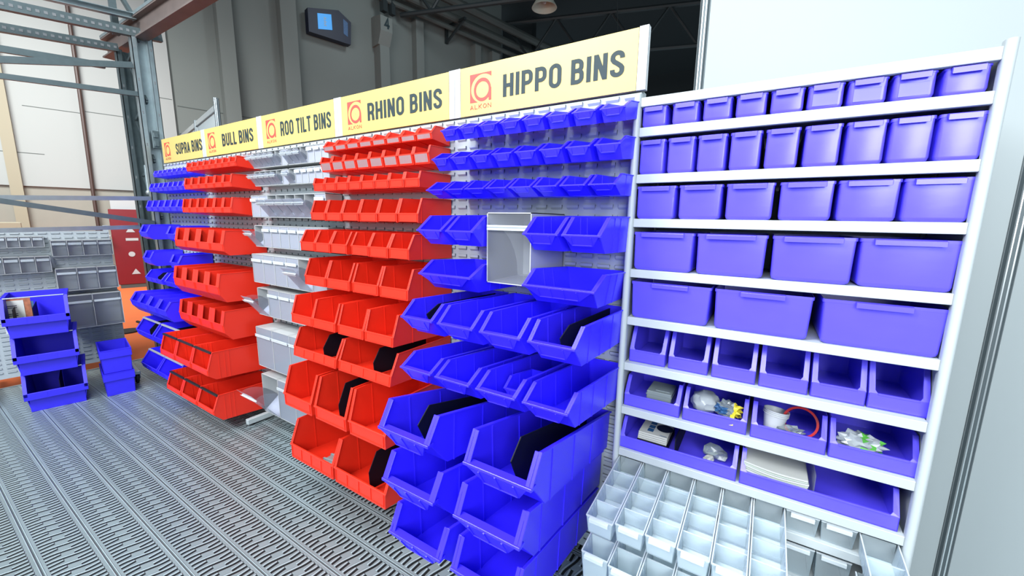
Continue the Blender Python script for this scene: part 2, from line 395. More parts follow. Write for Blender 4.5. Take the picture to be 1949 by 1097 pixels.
# lamps
def bell(loc,s,label):
    o=thing('ceiling_lamp',label,'lamp',loc)
    bm=NB(); lathe(bm,[(.0,.55),(.10,.55),(.16,.50),(.20,.36),(.24,.20),(.335,.05),(.36,0),(.345,0),(.31,.05),(.22,.20),(.17,.34),(.0,.40)],n=28); bmesh.ops.scale(bm,vec=(s,s,s),verts=bm.verts[:])
    obj('lamp_shade',bm,M['lamp'],o,smooth=True)
    bm=NB(); lathe(bm,[(0,.10),(.05,.13),(.075,.22),(.04,.32),(0,.34)],n=16); obj('bulb',bm,M['cup'],o,smooth=True)
    bm=NB(); tube(bm,[(0,0,.5),(0,0,2.6)],.02,6); obj('suspension_rod',bm,M['truss'],o)
bell((-.92,9.95,8.0),1.05,'bell-shaped enamel hall lamp hanging from the dark ceiling')
bm=NB(); box(bm,-.28,.28,-.08,.08,-.07,.07); o=tag(obj('strip_light',bm,M['lamp'],None,(1.05,11.0,6.95)),'small pale strip fitting hanging on a rod in the dark ceiling','lamp')
bm=NB(); tube(bm,[(0,0,.07),(-.3,0,3.8)],.012,6); obj('suspension_rod',bm,M['truss'],o)

# pipe on the left wall, cabinet and small things in the distance
bm=NB(); p=[hw(-.37,.16,10.5),hw(-.41,.16,5),hw(-.45,.16,2.2),hw(-.45,.16,.8)]; tube(bm,p,.035,8); tube(bm,[hw(-.45,.16,1.38),hw(-.45,.16,1.18)],.06,8)
tag(obj('wall_pipe',bm,M['pipe']),'thin brown vertical pipe running down the white hall wall','pipe')
bm=NB(); hbox(bm,-1.66,-1.48,.06,.2,1.4,10.5)
tag(obj('wall_duct',bm,M['beige']),'flat beige vertical duct at the far left of the hall wall','duct')
o=thing('fire_cabinet','dark red fire cabinet with white pictograms standing on orange carpet','cabinet',(-7.45,1.27,0),math.radians(90-15))
bm=NB(); box(bm,-.03,1.25,0,.45,.06,1.83,bev=.01); obj('cabinet_body',bm,M['cab'],o)
bm=NB(); box(bm,0,1.22,.02,.43,-.03,.06); obj('plinth',bm,M['duct'],o)
def cabq(bm,x0,x1,z0,z1,y=-.012):
    for a in ((x0,x1,z1-.02,z1),(x0,x1,z0,z0+.02),(x0,x0+.02,z0,z1),(x1-.02,x1,z0,z1)): box(bm,a[0],a[1],y,-.0,a[2],a[3])
bm=NB(); cabq(bm,.58,.92,.62,.93); obj('pictogram_frame',bm,M['white'],o)
bm=NB(); strokes(bm,'F',.68,.70,.15,.10,s=.28,y=-.01); obj('pictogram_letter',bm,M['white'],o)
bm=NB(); cabq(bm,.46,.80,1.50,1.62); obj('pictogram_frame',bm,M['white'],o)
bm=NB(); prism(bm,[(.27+.06*math.cos(k*.4),-.012,.78+.06*math.sin(k*.4)) for k in range(15)],[(.27+.06*math.cos(k*.4),0,.78+.06*math.sin(k*.4)) for k in range(15)]); obj('pictogram_disc',bm,M['white'],o)
for z in (1.30,.30):
    bm=NB(); prism(bm,[(.22,-.012,z),(.38,-.012,z),(.30,-.012,z+.13)],[(.22,0,z),(.38,0,z),(.30,0,z+.13)]); obj('pictogram_triangle',bm,M['white'],o)
bm=NB(); box(bm,.20,.42,-.012,0,1.10,1.16); obj('pictogram_strip',bm,M['white'],o)
bm=NB(); box(bm,-.16,.28,-.16,-.02,1.20,1.25,bev=.01); tag(obj('wall_shelf',bm,M['white'],None,(-7.5,1.2,0)),'thin white ledge in front of the red fire cabinet','ledge')
bm=NB(); box(bm,.02,1.05,.1,.13,1.83,2.06)
o=tag(obj('notice_board',bm,M['white'],None,(-7.45,1.27,0)),'white notice panel standing on top of the red fire cabinet','sign'); o.rotation_euler=(0,0,math.radians(75))
bm=NB(); box(bm,-6.3,-5.9,-2.2,-.28,-.03,1.55,bev=.01)
tag(obj('display_counter',bm,M['beige']),'beige display counter far behind the left louvre stand','counter')
bm=NB(); box(bm,-5.885,-5.87,-1.05,-.80,1.42,1.50); box(bm,-5.887,-5.868,-1.05,-.80,1.395,1.42,1); tag(obj('small_sign',bm,[M['white'],M['tapered']]),'small white and red card at the top of the beige counter','sign')
bm=NB(); tube(bm,[(-5.84,-1.0,1.42),(-5.84,-1.0,1.56)],.012,8); lathe(bm,[(0,0),(.05,.02),(.055,.08),(.03,.12),(0,.125)],c=(-5.84,-1.0,1.55),n=12)
tag(obj('microphone',bm,M['rubber'],smooth=True),'small black round-headed object on a stick by the beige counter','gadget')
bm=NB(); box(bm,-7.3,-6.8,-1.9,-1.15,1.75,2.0); tag(obj('dark_monitor',bm,M['pipe']),'dark brown box above the beige counter on the left','box')
bm=NB(); tube(bm,[(-3.0,.35,.02),(-2.5,.38,.02),(-2.2,.42,.03)],.02,6); lathe(bm,[(0,0),(.16,0),(.16,.02),(0,.02)],c=(-2.6,.12,-.03),n=18)
tag(obj('floor_cable',bm,M['rubber']),'black cable end and disc lying on the orange carpet','cable')

# ------------------------------------------------------------------ galvanised mezzanine frame on the left
mz=thing('mezzanine_frame','galvanised steel mezzanine frame with columns, perforated beams and rusty top girder','steel frame',(-.2,0,0))
def mpart(name,bm,m): o=obj(name,bm,m,mz); o.location=(.2,0,0); return o
def upright(x,y0,y1,ztop,flip=1):
    bm=NB(); w=y1-y0
    # omega-shaped post: front flanges, recessed web
    for a,b_,o0,o1 in ((y0,y0+.045,-.005,0),(y1-.045,y1,-.005,0)): box(bm,x+o0,x+o1,a,b_,0,ztop)
    box(bm,x-.075,x,y0,y0+.006,0,ztop); box(bm,x-.075,x,y1-.006,y1,0,ztop)
    box(bm,x-.06,x,y0+.042,y0+.047,0,ztop); box(bm,x-.06,x,y1-.047,y1-.042,0,ztop)
    box(bm,x-.06,x-.055,y0+.045,y1-.045,0,ztop)
    box(bm,x-.10,x+.03,y0-.03,y1+.03,0,.012)
    z=.2
    while z<ztop-.1:
        for yy in (y0+.022,y1-.022): box(bm,x-.001,x+.0008,yy-.006,yy+.006,z,z+.03,1)
        z+=.32
    return bm
mpart('column',upright(-.2,-.09,.085,3.52),[M['galv'],M['slot']])
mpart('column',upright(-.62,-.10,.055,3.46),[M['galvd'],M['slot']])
bm=NB(); 
for k in range(5):
    z0=.5+k*.6; beam(bm,(-.22,-.02,z0),(-.60,-.02,z0+.45),.02,.03); beam(bm,(-.60,-.02,z0+.45),(-.22,-.02,z0+.6),.02,.03)
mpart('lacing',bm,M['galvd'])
bm=NB()
# perforated roof purlins
def purlin(p,q,h,w):
    p=Vector(p);q=Vector(q); p=q+(p-q)*1.7; channel(bm,p,q,w,h,.008,0,side=-1)
    n=int((q-p).length/.05)
    for i in range(n):
        c=p.lerp(q,(i+.5)/n); box(bm,c.x+.0005,c.x+.0025,c.y-.012,c.y+.012,c.z-.012,c.z+.012,1)
purlin((-.195,-1.4,3.40),(-.195,.17,3.575),.085,.06)
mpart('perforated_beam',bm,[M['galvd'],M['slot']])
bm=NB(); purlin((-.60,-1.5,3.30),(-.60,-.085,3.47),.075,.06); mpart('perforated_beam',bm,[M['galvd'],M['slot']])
bm=NB(); channel(bm,(-.22,-1.4,3.53),(-.22,-.04,3.69),.06,.055); mpart('tie_rail',bm,M['galv'])
bm=NB(); beam(bm,(-.30,-.17,3.5),(-.30,-.17,4.3),.05,.05,up=(1,0,0)); mpart('strut',bm,M['galvd'])
bm=NB(); beam(bm,(-.30,-.30,4.3),(-.25,-.02,3.68),.03,.05,up=(1,0,0)); beam(bm,(-.20,.05,3.7),(-.1,.12,4.3),.03,.05,up=(1,0,0)); mpart('strut',bm,M['galvd'])
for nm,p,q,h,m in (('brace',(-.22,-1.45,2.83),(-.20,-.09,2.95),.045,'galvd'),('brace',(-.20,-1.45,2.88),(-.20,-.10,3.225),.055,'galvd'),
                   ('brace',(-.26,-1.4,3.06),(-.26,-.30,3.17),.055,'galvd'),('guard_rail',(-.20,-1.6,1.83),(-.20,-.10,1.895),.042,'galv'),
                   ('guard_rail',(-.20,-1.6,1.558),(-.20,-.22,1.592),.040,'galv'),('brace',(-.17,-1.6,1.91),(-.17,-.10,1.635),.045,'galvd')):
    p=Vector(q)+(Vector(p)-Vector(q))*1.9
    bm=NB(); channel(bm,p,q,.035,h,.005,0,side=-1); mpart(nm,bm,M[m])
# top girder (I section) running along the rack direction
bm=NB(); z=3.60; x0,x1=-1.25,3.4
box(bm,x0,x1,-.055,.055,z+.085,z+.10); box(bm,x0,x1,-.055,.055,z-.10,z-.085); box(bm,x0,x1,-.006,.006,z-.085,z+.085)
mpart('top_girder',bm,M['rust'])
bm=NB(); box(bm,x0,x1,-.058,.058,z+.10,z+.13); mpart('girder_cap',bm,M['galv'])
bm=NB(); box(bm,-.19,-.165,-.03,.035,2.42,2.60,bev=.004); box(bm,-.17,-.155,-.02,.02,2.44,2.50,bev=.003); box(bm,-.17,-.155,-.02,.02,2.53,2.58,bev=.003); mpart('clamp',bm,M['galvd'])
bm=NB(); tube(bm,[(-.35,-.06,2.25),(-.32,-.07,1.98)],.02,8); lathe(bm,[(0,-.03),(.03,-.02),(.035,0),(.03,.02),(0,.03)],c=(-.31,-.07,1.96),n=12); beam(bm,(-.31,-.07,1.95),(-.20,-.08,1.85),.02,.03); mpart('brace_joint',bm,M['galv'])

# ------------------------------------------------------------------ louvre panels and signs
ORD=['first','second','third','fourth','fifth','sixth','seventh','eighth','ninth','tenth','eleventh','twelfth']
BAY=['first','second','third','fourth','fifth']
def louvre_mesh(w,h,cols,pitch,rows,rp,ztop,name='louvre_sheet'):
    bm=NB(); box(bm,0,w,0,.004,0,h)
    box(bm,0,w,.004,.03,h-.004,h); box(bm,0,.004,.004,.03,0,h); box(bm,w-.004,w,.004,.03,0,h); box(bm,0,w,.004,.03,0,.004)
    ox=(w-(cols-1)*pitch)/2
    for r in range(rows):
        z=ztop-r*rp
        for c in range(cols):
            x=ox+c*pitch; a=.031; d=-.009
            V=[bm.verts.new(p) for p in ((x-a,0,z),(x+a,0,z),(x+a,d,z),(x-a+.004,d,z),(x-a+.004,d,z-.012),(x+a,d,z-.012),(x+a-.004,0,z-.022),(x-a+.006,0,z-.022))]
            for idx,mi in (((0,1,2,3),1),((3,2,5,4),0),((4,5,6,7),0),((0,3,4,7),0),((1,6,5,2),1)):
                f=bm.faces.new([V[i] for i in idx]); f.material_index=mi
    me=bpy.data.meshes.new(name); bm.to_mesh(me); bm.free(); me.materials.append(M['panel']); me.materials.append(M['slot'])
    return me
LM=louvre_mesh(1.0,2.19,12,.0835,49,.0445,2.185)
foot_me=None
for i in range(5):
    o=thing('louvre_rack','%s tall grey louvred steel panel from the left, under the yellow signs'%BAY[i],'rack panel',(i-.04,0,.06),0,'grey louvred rack panels')
    q=link('louvre_sheet',LM,o)
    if i==4: q.scale=(.982,1,1)
    e_=.016 if i==4 else 0
    for xs in (.002,.958-e_):
        bm=NB(); box(bm,xs,xs+.04,.032,.07,0,2.2); obj('frame_post',bm,M['grey'],o)
    if i in (2,4):
        xf=-.02 if i==2 else .95
        yf=-.30 if i==2 else -.04
        bm=NB(); box(bm,xf-.02,xf+.02,yf,.35,-.045,-.002,bev=.003); obj('foot',bm,M['grey'],o)
        bm=NB(); lathe(bm,[(0,-.06),(.018,-.06),(.018,-.052),(.008,-.05),(.008,-.04),(0,-.04)],c=(xf,yf+.04,0),n=12); obj('foot_glide',bm,M['rubber'],o)
def logo(bm):
    def E(cx,cy,rx,ry,t): return (cx+rx*math.cos(math.radians(t)),cy+ry*math.sin(math.radians(t)))
    cx,cy,rx,ry=.61,.46,.56,.505
    t0=math.degrees(math.acos((1-cx)/rx)); arcp=[E(cx,cy,rx,ry,t0+(243-t0)*k/26) for k in range(27)]
    # corner region outside the big circle, as a strip between the arc and the square outline
    out=[]
    for (x,z) in arcp:
        dx,dz=x-cx,z-cy
        k=min([k for k in ((0-cx)/dx if dx<0 else 9,(1-cz_)/dz if False else ((1-cy)/dz if dz>0 else 9),(1-cx)/dx if dx>0 else 9,(0-cy)/dz if dz<0 else 9) if k>0])
        out.append((cx+dx*k,cy+dz*k))
    ins=[]
    for i in range(26):
        if (out[i][1]>.999 and out[i+1][1]<.999): q=[arcp[i],out[i],(0,1),out[i+1],arcp[i+1]]
        elif out[i][0]>.999 and out[i+1][0]<.999: q=[arcp[i],out[i],(1,1),out[i+1],arcp[i+1]]
        elif out[i][0]<.001 and out[i+1][0]>.001: q=[arcp[i],out[i],(0,0),out[i+1],arcp[i+1]]
        else: q=[arcp[i],out[i],out[i+1],arcp[i+1]]
        ins.append(q)
    n=40
    for k in range(n):
        a,b_=360*k/n,360*(k+1)/n
        ins.append([E(.585,.42,.40,.41,a),E(.585,.42,.40,.41,b_),E(.585,.42,.295,.285,b_),E(.585,.42,.295,.285,a)])
    ins.append([(.88,.02),(1,.02),(1,.45),(.88,.45)])
    ins.append([(.575,.41),(.595,.41),(.595,.43),(.575,.43)])
    return ins
cz_=0
words=['SUPRA BINS','BULL BINS','ROO TILT BINS','RHINO BINS','HIPPO BINS']
tx=[(.343,.929),(.332,.862),(.267,.887),(.260,.872),(.268,.868)]
for i,wd in enumerate(words):
    o=thing('header_sign','yellow header sign reading %s, %s from the left on the rack'%(wd,BAY[i]),'sign',(i,0,2.257),0,'yellow header signs along the top of the rack')
    bm=NB(); box(bm,.002,.92,-.012,-.004,0,.237); obj('sign_board',bm,M['yellow'],o)
    def adv(t_): return sum((.168 if c=='I' else GW.get(c,.50))+.10 for c in t_)-.10
    ws=wd.split(' '); tots=[adv(t_) for t_ in ws]; full=sum(tots)+.38*(len(ws)-1); kk=(tx[i][1]-tx[i][0])/full; cx_=tx[i][0]
    for t_,wt_ in zip(ws,tots):
        bm=NB(); strokes(bm,t_,cx_,.064,.103,wt_*kk,s=.168,gap=.10); obj('lettering',bm,M['ink'],o); cx_+=(wt_+.38)*kk
    lq=logo(None)
    for nm,qs in (('logo_corner',lq[:26]),('logo_letter',lq[26:])):
        bm=NB()
        for jq,q in enumerate(qs): flat(bm,[(.064+p[0]*.134,.061+p[1]*.136) for p in q],-.0131-(.0004 if jq>=40 else 0))
        obj(nm,bm,M['logo'],o)
    bm=NB(); strokes(bm,'ALKON',.064,.028,.022,.134,s=.16,gap=.30,wfac=2.1); obj('logo_wordmark',bm,M['logo'],o)
    bm=NB(); w2=.98 if i<4 else .968
    box(bm,.921,.958,-.010,.02,0,.241); 
    if i<4: box(bm,.960,.998,-.010,.02,0,.241)
    obj('post',bm,M['white'],o)
    bm=NB(); box(bm,.0,.96,.006,.012,.0,.237); obj('backing',bm,M['panel'],o)

# ------------------------------------------------------------------ open-front bins
def make_bin(w, prof, t, taper, rim, fl, label, ribs=(), chamfer=None, bar=None, window=False):
    """prof: BT,(Ky,Kz),(Ly,Lz),(Fy,Fz),BB ; returns list of (part name, mesh, material key)"""
    BT,K,L,F,BB=prof; b=-.013
    zt=max(BT,K[1]); zb=min(BB,F[1],chamfer[1] if chamfer else 9)
    def ins(z): return taper*w*(zt-z)/(zt-zb)
    bm=NB()
    side=[(b,BB),(b,BT),K,L]+([(L[0]+(F[0]-L[0])*.20,L[1]-t*2)] if label=='trapezoid' else [])+[F]+([chamfer] if chamfer else [])
    for s in (-1,1):
        A=[(s*(w/2-ins(z)),y,z) for y,z in side]; Bp=[(s*(w/2-ins(z)-t),y,z) for y,z in side]
        bevel(bm,prism(bm,A,Bp),t*.28)
    def plate(p,q,nrm,tt=t,exp=0):
        # wall spanning the width between profile points p and q
        (y0,z0),(y1,z1)=p,q; ny,nz=nrm
        A=[];Bp=[]
        for s in (-1,1):
            A.append([(s*(w/2-ins(z)-t*.3+exp),y,z) for y,z in ((y0,z0),(y1,z1))])
            Bp.append([(s*(w/2-ins(z)-t*.3+exp),y+ny*tt,z+nz*tt) for y,z in ((y0,z0),(y1,z1))])
        prism(bm,[A[0][0],A[1][0],A[1][1],A[0][1]],[Bp[0][0],Bp[1][0],Bp[1][1],Bp[0][1]])
    plate((b,BB),(b,BT),(-1,0))
    fb=chamfer or F
    plate((b,BB),fb,(0,1))
    if chamfer: plate(chamfer,F,(.7,.7))
    Lf=(L[0]+(F[0]-L[0])*.20,L[1]-t) if label=='trapezoid' else L
    plate(Lf,F,(1,.1))
    # rims
    if rim:
        for s in (-1,1):
            path=[(b,BT),K,L]
            for (p,q) in zip(path[:-1],path[1:]):
                dy,dz=q[0]-p[0],q[1]-p[1]; n_=math.hypot(dy,dz); ny,nz=dz/n_,-dy/n_   # into the bin
                if nz>0: ny,nz=-ny,-nz
                A=[(s*(w/2-ins(z)+rim),y,z) for y,z in (p,q)]; C_=[(s*(w/2-ins(z)-t-fl*(1 if q is L else 0)),y,z) for y,z in (p,q)]
                tt=t*1.1
                pr=[A[0],C_[0],C_[1],A[1]]
                bevel(bm,prism(bm,pr,[(x,y+ny*tt,z+nz*tt) for x,y,z in pr]),t*.25)
        ww=w/2-ins(L[1])+rim
        bevel(bm,box(bm,-ww,ww,L[0]-rim*.6,max(L[0]+t+.002,Lf[0]+t*.8),L[1]-t*1.6,L[1]+t*.4),t*.25)
    for fr_ in ribs:
        y=b+(L[0]-b)*fr_
        def zl(y):
            if y>K[0]: return BT+(K[1]-BT)*(y-b)/(K[0]-b)
            return K[1]+(L[1]-K[1])*(y-K[0])/(L[0]-K[0])
        z1=zl(y)-t*1.2; fy=fb[0]; z0=BB+(fb[1]-BB)*min(1,(y-b)/(fy-b)) if fy<b else BB
        if y<F[0]: z0=F[1]+(L[1]-F[1])*(F[0]-y)/max(1e-3,(F[0]-L[0]))
        for s in (-1,1):
            r_=t*.5
            P=[]
            for z in (z0,z1):
                P.append([(s*(w/2-ins(z)+r_),y-t*.5,z),(s*(w/2-ins(z)-t-r_),y-t*.5,z),(s*(w/2-ins(z)-t-r_),y+t*.5,z),(s*(w/2-ins(z)+r_),y+t*.5,z)])
            prism(bm,P[0],P[1])
    parts=[('bin_body',bm)]
    # label holder
    lb=NB()
    if label=='trapezoid':
        y0,z0=L[0]-rim*.6-.0015,L[1]-t; hL=(L[1]-F[1])*.62; y1=L[0]+(F[0]-L[0])*.30; z1=L[1]-hL
        wt=w*.46; wb_=w*.27
        prism(lb,[(-wt,y0,z0),(wt,y0,z0),(wb_,y1,z1),(-wb_,y1,z1)],[(-wt,y0+t,z0),(wt,y0+t,z0),(wb_,y1+t,z1),(-wb_,y1+t,z1)])
        # raised frame
        def pt(u,v): return ((wt+(wb_-wt)*v)*u, y0+(y1-y0)*v-t*.45, z0+(z1-z0)*v)
        fu=.62
        e=t*.5
        xa=wb_*.98
        for seg in (((-xa,.1),(-xa,.88)),((xa,.1),(xa,.88)),((-xa,.88),(xa,.88))):
            (ua,va),(ub,vb)=seg; P0=Vector((ua,y0+(y1-y0)*va-t*.3,z0+(z1-z0)*va)); P1=Vector((ub,y0+(y1-y0)*vb-t*.3,z0+(z1-z0)*vb))
            beam(lb,P0,P1,t*.9,t*.8,up=(0,-1,0) if ua==ub else (0,0,1))
        if w>.24:
            for uu in ((0,) if w<.29 else (-xa/3,xa/3)): beam(lb,(uu,y0-t*.3,z0),(uu,y0+(y1-y0)*.88-t*.3,z0+(z1-z0)*.88),t*.9,t*.8,up=(0,-1,0))
    else:
        nseg=max(1,label) if isinstance(label,int) else 1
        zA,zB=L[1]-t*1.2,F[1]+(L[1]-F[1])*.14; yA=L[0]; 
        def yy(z): return L[0]+(F[0]-L[0])*(L[1]-z)/(L[1]-F[1])-t*.35
        xi=w/2-ins(zB)-t*2.2; xs=[-xi+ (2*xi)*k/nseg for k in range(nseg+1)]
        if nseg==1: xs=[-xi,xi]
        for x in xs: beam(lb,(x,yy(zA),zA),(x,yy(zB),zB),t*.7,t*.8,up=(0,-1,0))
        beam(lb,(xs[0],yy(zB),zB),(xs[-1],yy(zB),zB),t*.8,t*.7)
    parts.append(('label_holder',lb))
    if window:
        wb=NB(); zA,zB=L[1]-t*.8,F[1]+(L[1]-F[1])*.12; xw=w/2-t*3.2
        q0,q1=yy(zA)-.0012,yy(zB)-.0012
        prism(wb,[(-xw,q0,zA),(xw,q0,zA),(xw,q1,zB),(-xw,q1,zB)],[(-xw,q0+.001,zA),(xw,q0+.001,zA),(xw,q1+.001,zB),(-xw,q1+.001,zB)]); parts.append(('label_window',wb))
    if bar:
        bb=NB(); beam(bb,(-w/2+ins(K[1])+t,K[0]-.004,K[1]-.006),(w/2-ins(K[1])-t,K[0]-.004,K[1]-.006),.016,.012); parts.append(('cross_bar',bb))
    # divider mesh
    dv=NB(); k_=.90; y1=K[0]*k_; yl=L[0]*.93
    poly=[(b*1.6-t,BB+t*1.5),(b*1.6-t,BT-.012),(y1,K[1]-.018),(yl+.01,L[1]+(K[1]-L[1])*.18),(F[0]+t*2 if F[0]>yl else yl+.015, (chamfer or F)[1]+t*2+ (0 if not chamfer else .02))]
    prism(dv,[(-.002,y,z) for y,z in poly],[(.002,y,z) for y,z in poly]); parts.append(('divider',dv))
    out=[]
    for nm,b2 in parts:
        bmesh.ops.recalc_face_normals(b2,faces=b2.faces[:]); me=bpy.data.meshes.new(nm); b2.to_mesh(me); b2.free(); out.append((nm,me))
    return out
def pos_name(k,n):
    if n==1: return 'only one'
    if n==2: return ['left one','right one'][k]
    if k==0: return 'leftmost'
    if k==n-1: return 'rightmost'
    if n==3: return 'middle one'
    return '%s from left'%ORD[k]
def bin_row(bay, row, xs, w, prof, color, t=.004, taper=.04, rim=.004, fl=.004, label=1, ribs=(), chamfer=None, bar=None, div=(), window=False, jit=.002):
    z0=prof[4]
    sh=lambda p:(p[0],p[1]-z0)
    pr=(prof[0]-z0,sh(prof[1]),sh(prof[2]),sh(prof[3]),0)
    ch=sh(chamfer) if chamfer else None
    parts=make_bin(w,pr,t,taper,rim,fl,label,ribs,ch,bar,window)
    for nm,me in parts:
        if nm=='label_window': me.materials.append(M['window'])
    size='small' if w<.125 else ('big' if w>.26 else 'medium')
    cname={'blue':'blue','red':'red'}[color]
    for _,me in parts: me.materials.append(M[color])
    parts[-1][1].materials.clear(); parts[-1][1].materials.append(M['black'])
    if bar:
        for nm,me in parts:
            if nm=='cross_bar': me.materials.clear(); me.materials.append(bar)
    n=len(xs)
    for k,x in enumerate(xs):
        d_=k in div
        lab='%s %s bin%s, %s in %s row of %s panel'%(size,cname,' with black divider' if d_ else '',pos_name(k,n),ORD[row-1],BAY[bay])
        o=thing('storage_bin',lab,'storage bin',(x+w/2,0,z0),random.uniform(-jit,jit),'%s bins in row %d of the %s louvre panel'%(cname,row,BAY[bay]))
        for nm,me in parts:
            if nm=='divider':
                if not d_: continue
                q=link(nm,me,o); q.location=(w*.06,0,0); q['label']='black divider'
            else:
                link(nm,me,o)
def sp(x0,pitch,n): return [x0+pitch*k for k in range(n)]
HB=dict(color='blue',label='trapezoid')
def hp(row,xs,w,prof,t=.004,**k): bin_row(4,row,xs,w,prof,t=t,taper=k.pop('taper',.045),rim=k.pop('rim',.006),fl=k.pop('fl',.006),**HB,**k)
hp(1,sp(4.079,.1122,8),.094,(2.205,(-.190,2.172),(-.255,2.138),(-.222,2.095),2.146),t=.003,rim=.004,fl=.004)
hp(2,sp(4.038,.117,8),.098,(2.068,(-.205,2.045),(-.275,2.008),(-.228,1.958),1.985),t=.003,rim=.004,fl=.004)
hp(3,sp(4.031,.1175,8),.102,(1.916,(-.235,1.905),(-.31,1.862),(-.225,1.826),1.832),t=.003,rim=.004,fl=.004,ribs=(.55,))
hp(4,[4.08,4.252,4.643,4.806],.144,(1.749,(-.335,1.741),(-.424,1.677),(-.345,1.610),1.600),ribs=(.45,.62))
# row 5 is made of two wide bins either side of the hanging tilt bin
bin_row(4,5,[4.088],.305,(1.513,(-.336,1.533),(-.431,1.479),(-.345,1.404),1.392),'blue',t=.004,taper=.07,rim=.007,fl=.006,label='trapezoid',ribs=(.4,.6))
for o in [o for o in bpy.data.objects if o.get('label','')=='big blue bin, only one in fifth row of fifth panel']: o['label']='wide blue bin, left one in fifth row of fifth panel'
bin_row(4,5,[4.645],.300,(1.513,(-.336,1.533),(-.431,1.479),(-.345,1.404),1.392),'blue',t=.004,taper=.07,rim=.007,fl=.006,label='trapezoid',ribs=(.4,.6))
for o in [o for o in bpy.data.objects if o.get('label','')=='big blue bin, only one in fifth row of fifth panel']: o['label']='wide blue bin, right one in fifth row of fifth panel'
hp(6,[4.142,4.350,4.561,4.771],.174,(1.352,(-.518,1.375),(-.592,1.313),(-.505,1.228),1.200),ribs=(.33,.55,.76),div=(0,3))
hp(7,[4.172,4.369,4.573,4.777],.166,(1.088,(-.548,1.149),(-.629,1.103),(-.54,1.014),.930),ribs=(.35,.6,.8))
hp(8,[4.208,4.640],.258,(.845,(-.725,1.003),(-.782,.908),(-.665,.780),.657),t=.006,rim=.009,fl=.012,ribs=(.3,.55,.8),div=(0,1),taper=.035)
hp(9,[4.240,4.609],.262,(.636,(-.748,.796),(-.80,.703),(-.683,.575),.450),t=.006,rim=.009,fl=.012,ribs=(.3,.55,.8),taper=.035)
hp(10,[4.270,4.594],.262,(.430,(-.752,.578),(-.802,.482),(-.683,.360),.240),t=.006,rim=.009,fl=.012,ribs=(.3,.55,.8),taper=.035)
# small bin lying inside the third bin of row 7
nb=make_bin(.118,(.115,(-.19,.115),(-.235,.075),(-.20,.015),0),.003,.08,.005,.004,'trapezoid',(.5,))
o=thing('storage_bin','small blue bin lying inside the third bin of seventh row, fifth panel','storage bin',(4.675,-.285,.962),.02)
for nm,me in nb:
    if nm=='divider': continue
    me.materials.append(M['blue']); link(nm,me,o)
o.rotation_euler=(math.radians(-9),0,.0)

def rp_(row,xs,w,prof,**k): bin_row(3,row,xs,w,prof,'red',t=k.pop('t',.0035),taper=k.pop('taper',.02),rim=k.pop('rim',.003),fl=k.pop('fl',.006),**k)
rp_(1,sp(3.0,.1163,8),.112,(2.205,(-.125,2.203),(-.157,2.165),(-.150,2.133),2.118),window=True)
rp_(2,sp(2.995,.1172,8),.112,(2.103,(-.168,2.101),(-.182,2.063),(-.170,2.008),1.998),window=True)
rp_(3,sp(3.018,.1142,8),.110,(1.965,(-.240,1.965),(-.252,1.928),(-.250,1.885),1.877))
rp_(4,sp(3.0,.1563,6),.150,(1.833,(-.240,1.830),(-.270,1.752),(-.270,1.704),1.698),ribs=(.9,))
rp_(5,[2.982,3.134,3.290,3.477,3.629,3.784],.149,(1.646,(-.300,1.647),(-.340,1.574),(-.340,1.518),1.508),ribs=(.72,))
rp_(6,[3.02,3.245,3.485,3.712],.218,(1.470,(-.310,1.471),(-.350,1.368),(-.352,1.312),1.288),ribs=(.7,),t=.004)
rp_(7,[3.023,3.240,3.480,3.706],.220,(1.252,(-.417,1.252),(-.452,1.144),(-.455,1.092),1.070),ribs=(.7,),t=.004)
rp_(8,[3.037,3.482],.434,(1.05,(-.415,1.050),(-.462,.942),(-.470,.886),.865),ribs=(.7,),t=.004,label=4,div=(0,1))
rp_(9,[3.008,3.328,3.640],.290,(.815,(-.480,.815),(-.530,.655),(-.528,.578),.550),ribs=(.7,),t=.005,div=(1,),rim=.005,fl=.008)
rp_(10,[3.061,3.500],.430,(.478,(-.486,.478),(-.541,.338),(-.542,.250),.190),ribs=(.7,),t=.005,label=4,div=(1,),rim=.005,fl=.008)
def bl_(row,xs,w,prof,**k): bin_row(1,row,xs,w,prof,'red',t=.004,taper=k.pop('taper',.02),rim=k.pop('rim',.003),fl=k.pop('fl',.012),**k)
bl_(1,sp(1.026,.1128,8),.108,(2.182,(-.180,2.182),(-.190,2.140),(-.186,2.105),2.092),fl=.008)
bl_(2,sp(1.070,.1430,6),.138,(2.044,(-.224,2.044),(-.236,1.983),(-.232,1.946),1.932),fl=.012)
bl_(3,sp(1.017,.1520,6),.147,(1.867,(-.235,1.867),(-.251,1.790),(-.249,1.748),1.720),fl=.014)
bl_(4,sp(1.022,.2275,4),.222,(1.614,(-.312,1.614),(-.334,1.512),(-.332,1.455),1.420),chamfer=(-.291,1.420),fl=.04,div=(1,2))
bl_(5,sp(1.070,.2140,4),.209,(1.285,(-.374,1.285),(-.392,1.186),(-.387,1.120),1.045),chamfer=(-.341,1.056),fl=.04,div=(1,2))
bl_(6,sp(1.090,.2090,4),.204,(.990,(-.370,.990),(-.389,.882),(-.381,.814),.745),chamfer=(-.326,.750),fl=.04)
bl_(7,sp(.968,.3185,3),.308,(.672,(-.480,.685),(-.518,.550),(-.520,.503),.430),chamfer=(-.465,.460),fl=.012,ribs=(.70,.76,.84),bar=M['rubber'])
bl_(8,sp(.988,.3140,3),.304,(.322,(-.472,.334),(-.512,.217),(-.514,.180),.080),chamfer=(-.454,.116),fl=.012,ribs=(.70,.76,.84),bar=M['rubber'])
def su_(row,xs,w,prof,**k): bin_row(0,row,xs,w,prof,'blue',t=.004,taper=k.pop('taper',.03),rim=k.pop('rim',.003),fl=k.pop('fl',.010),**k)
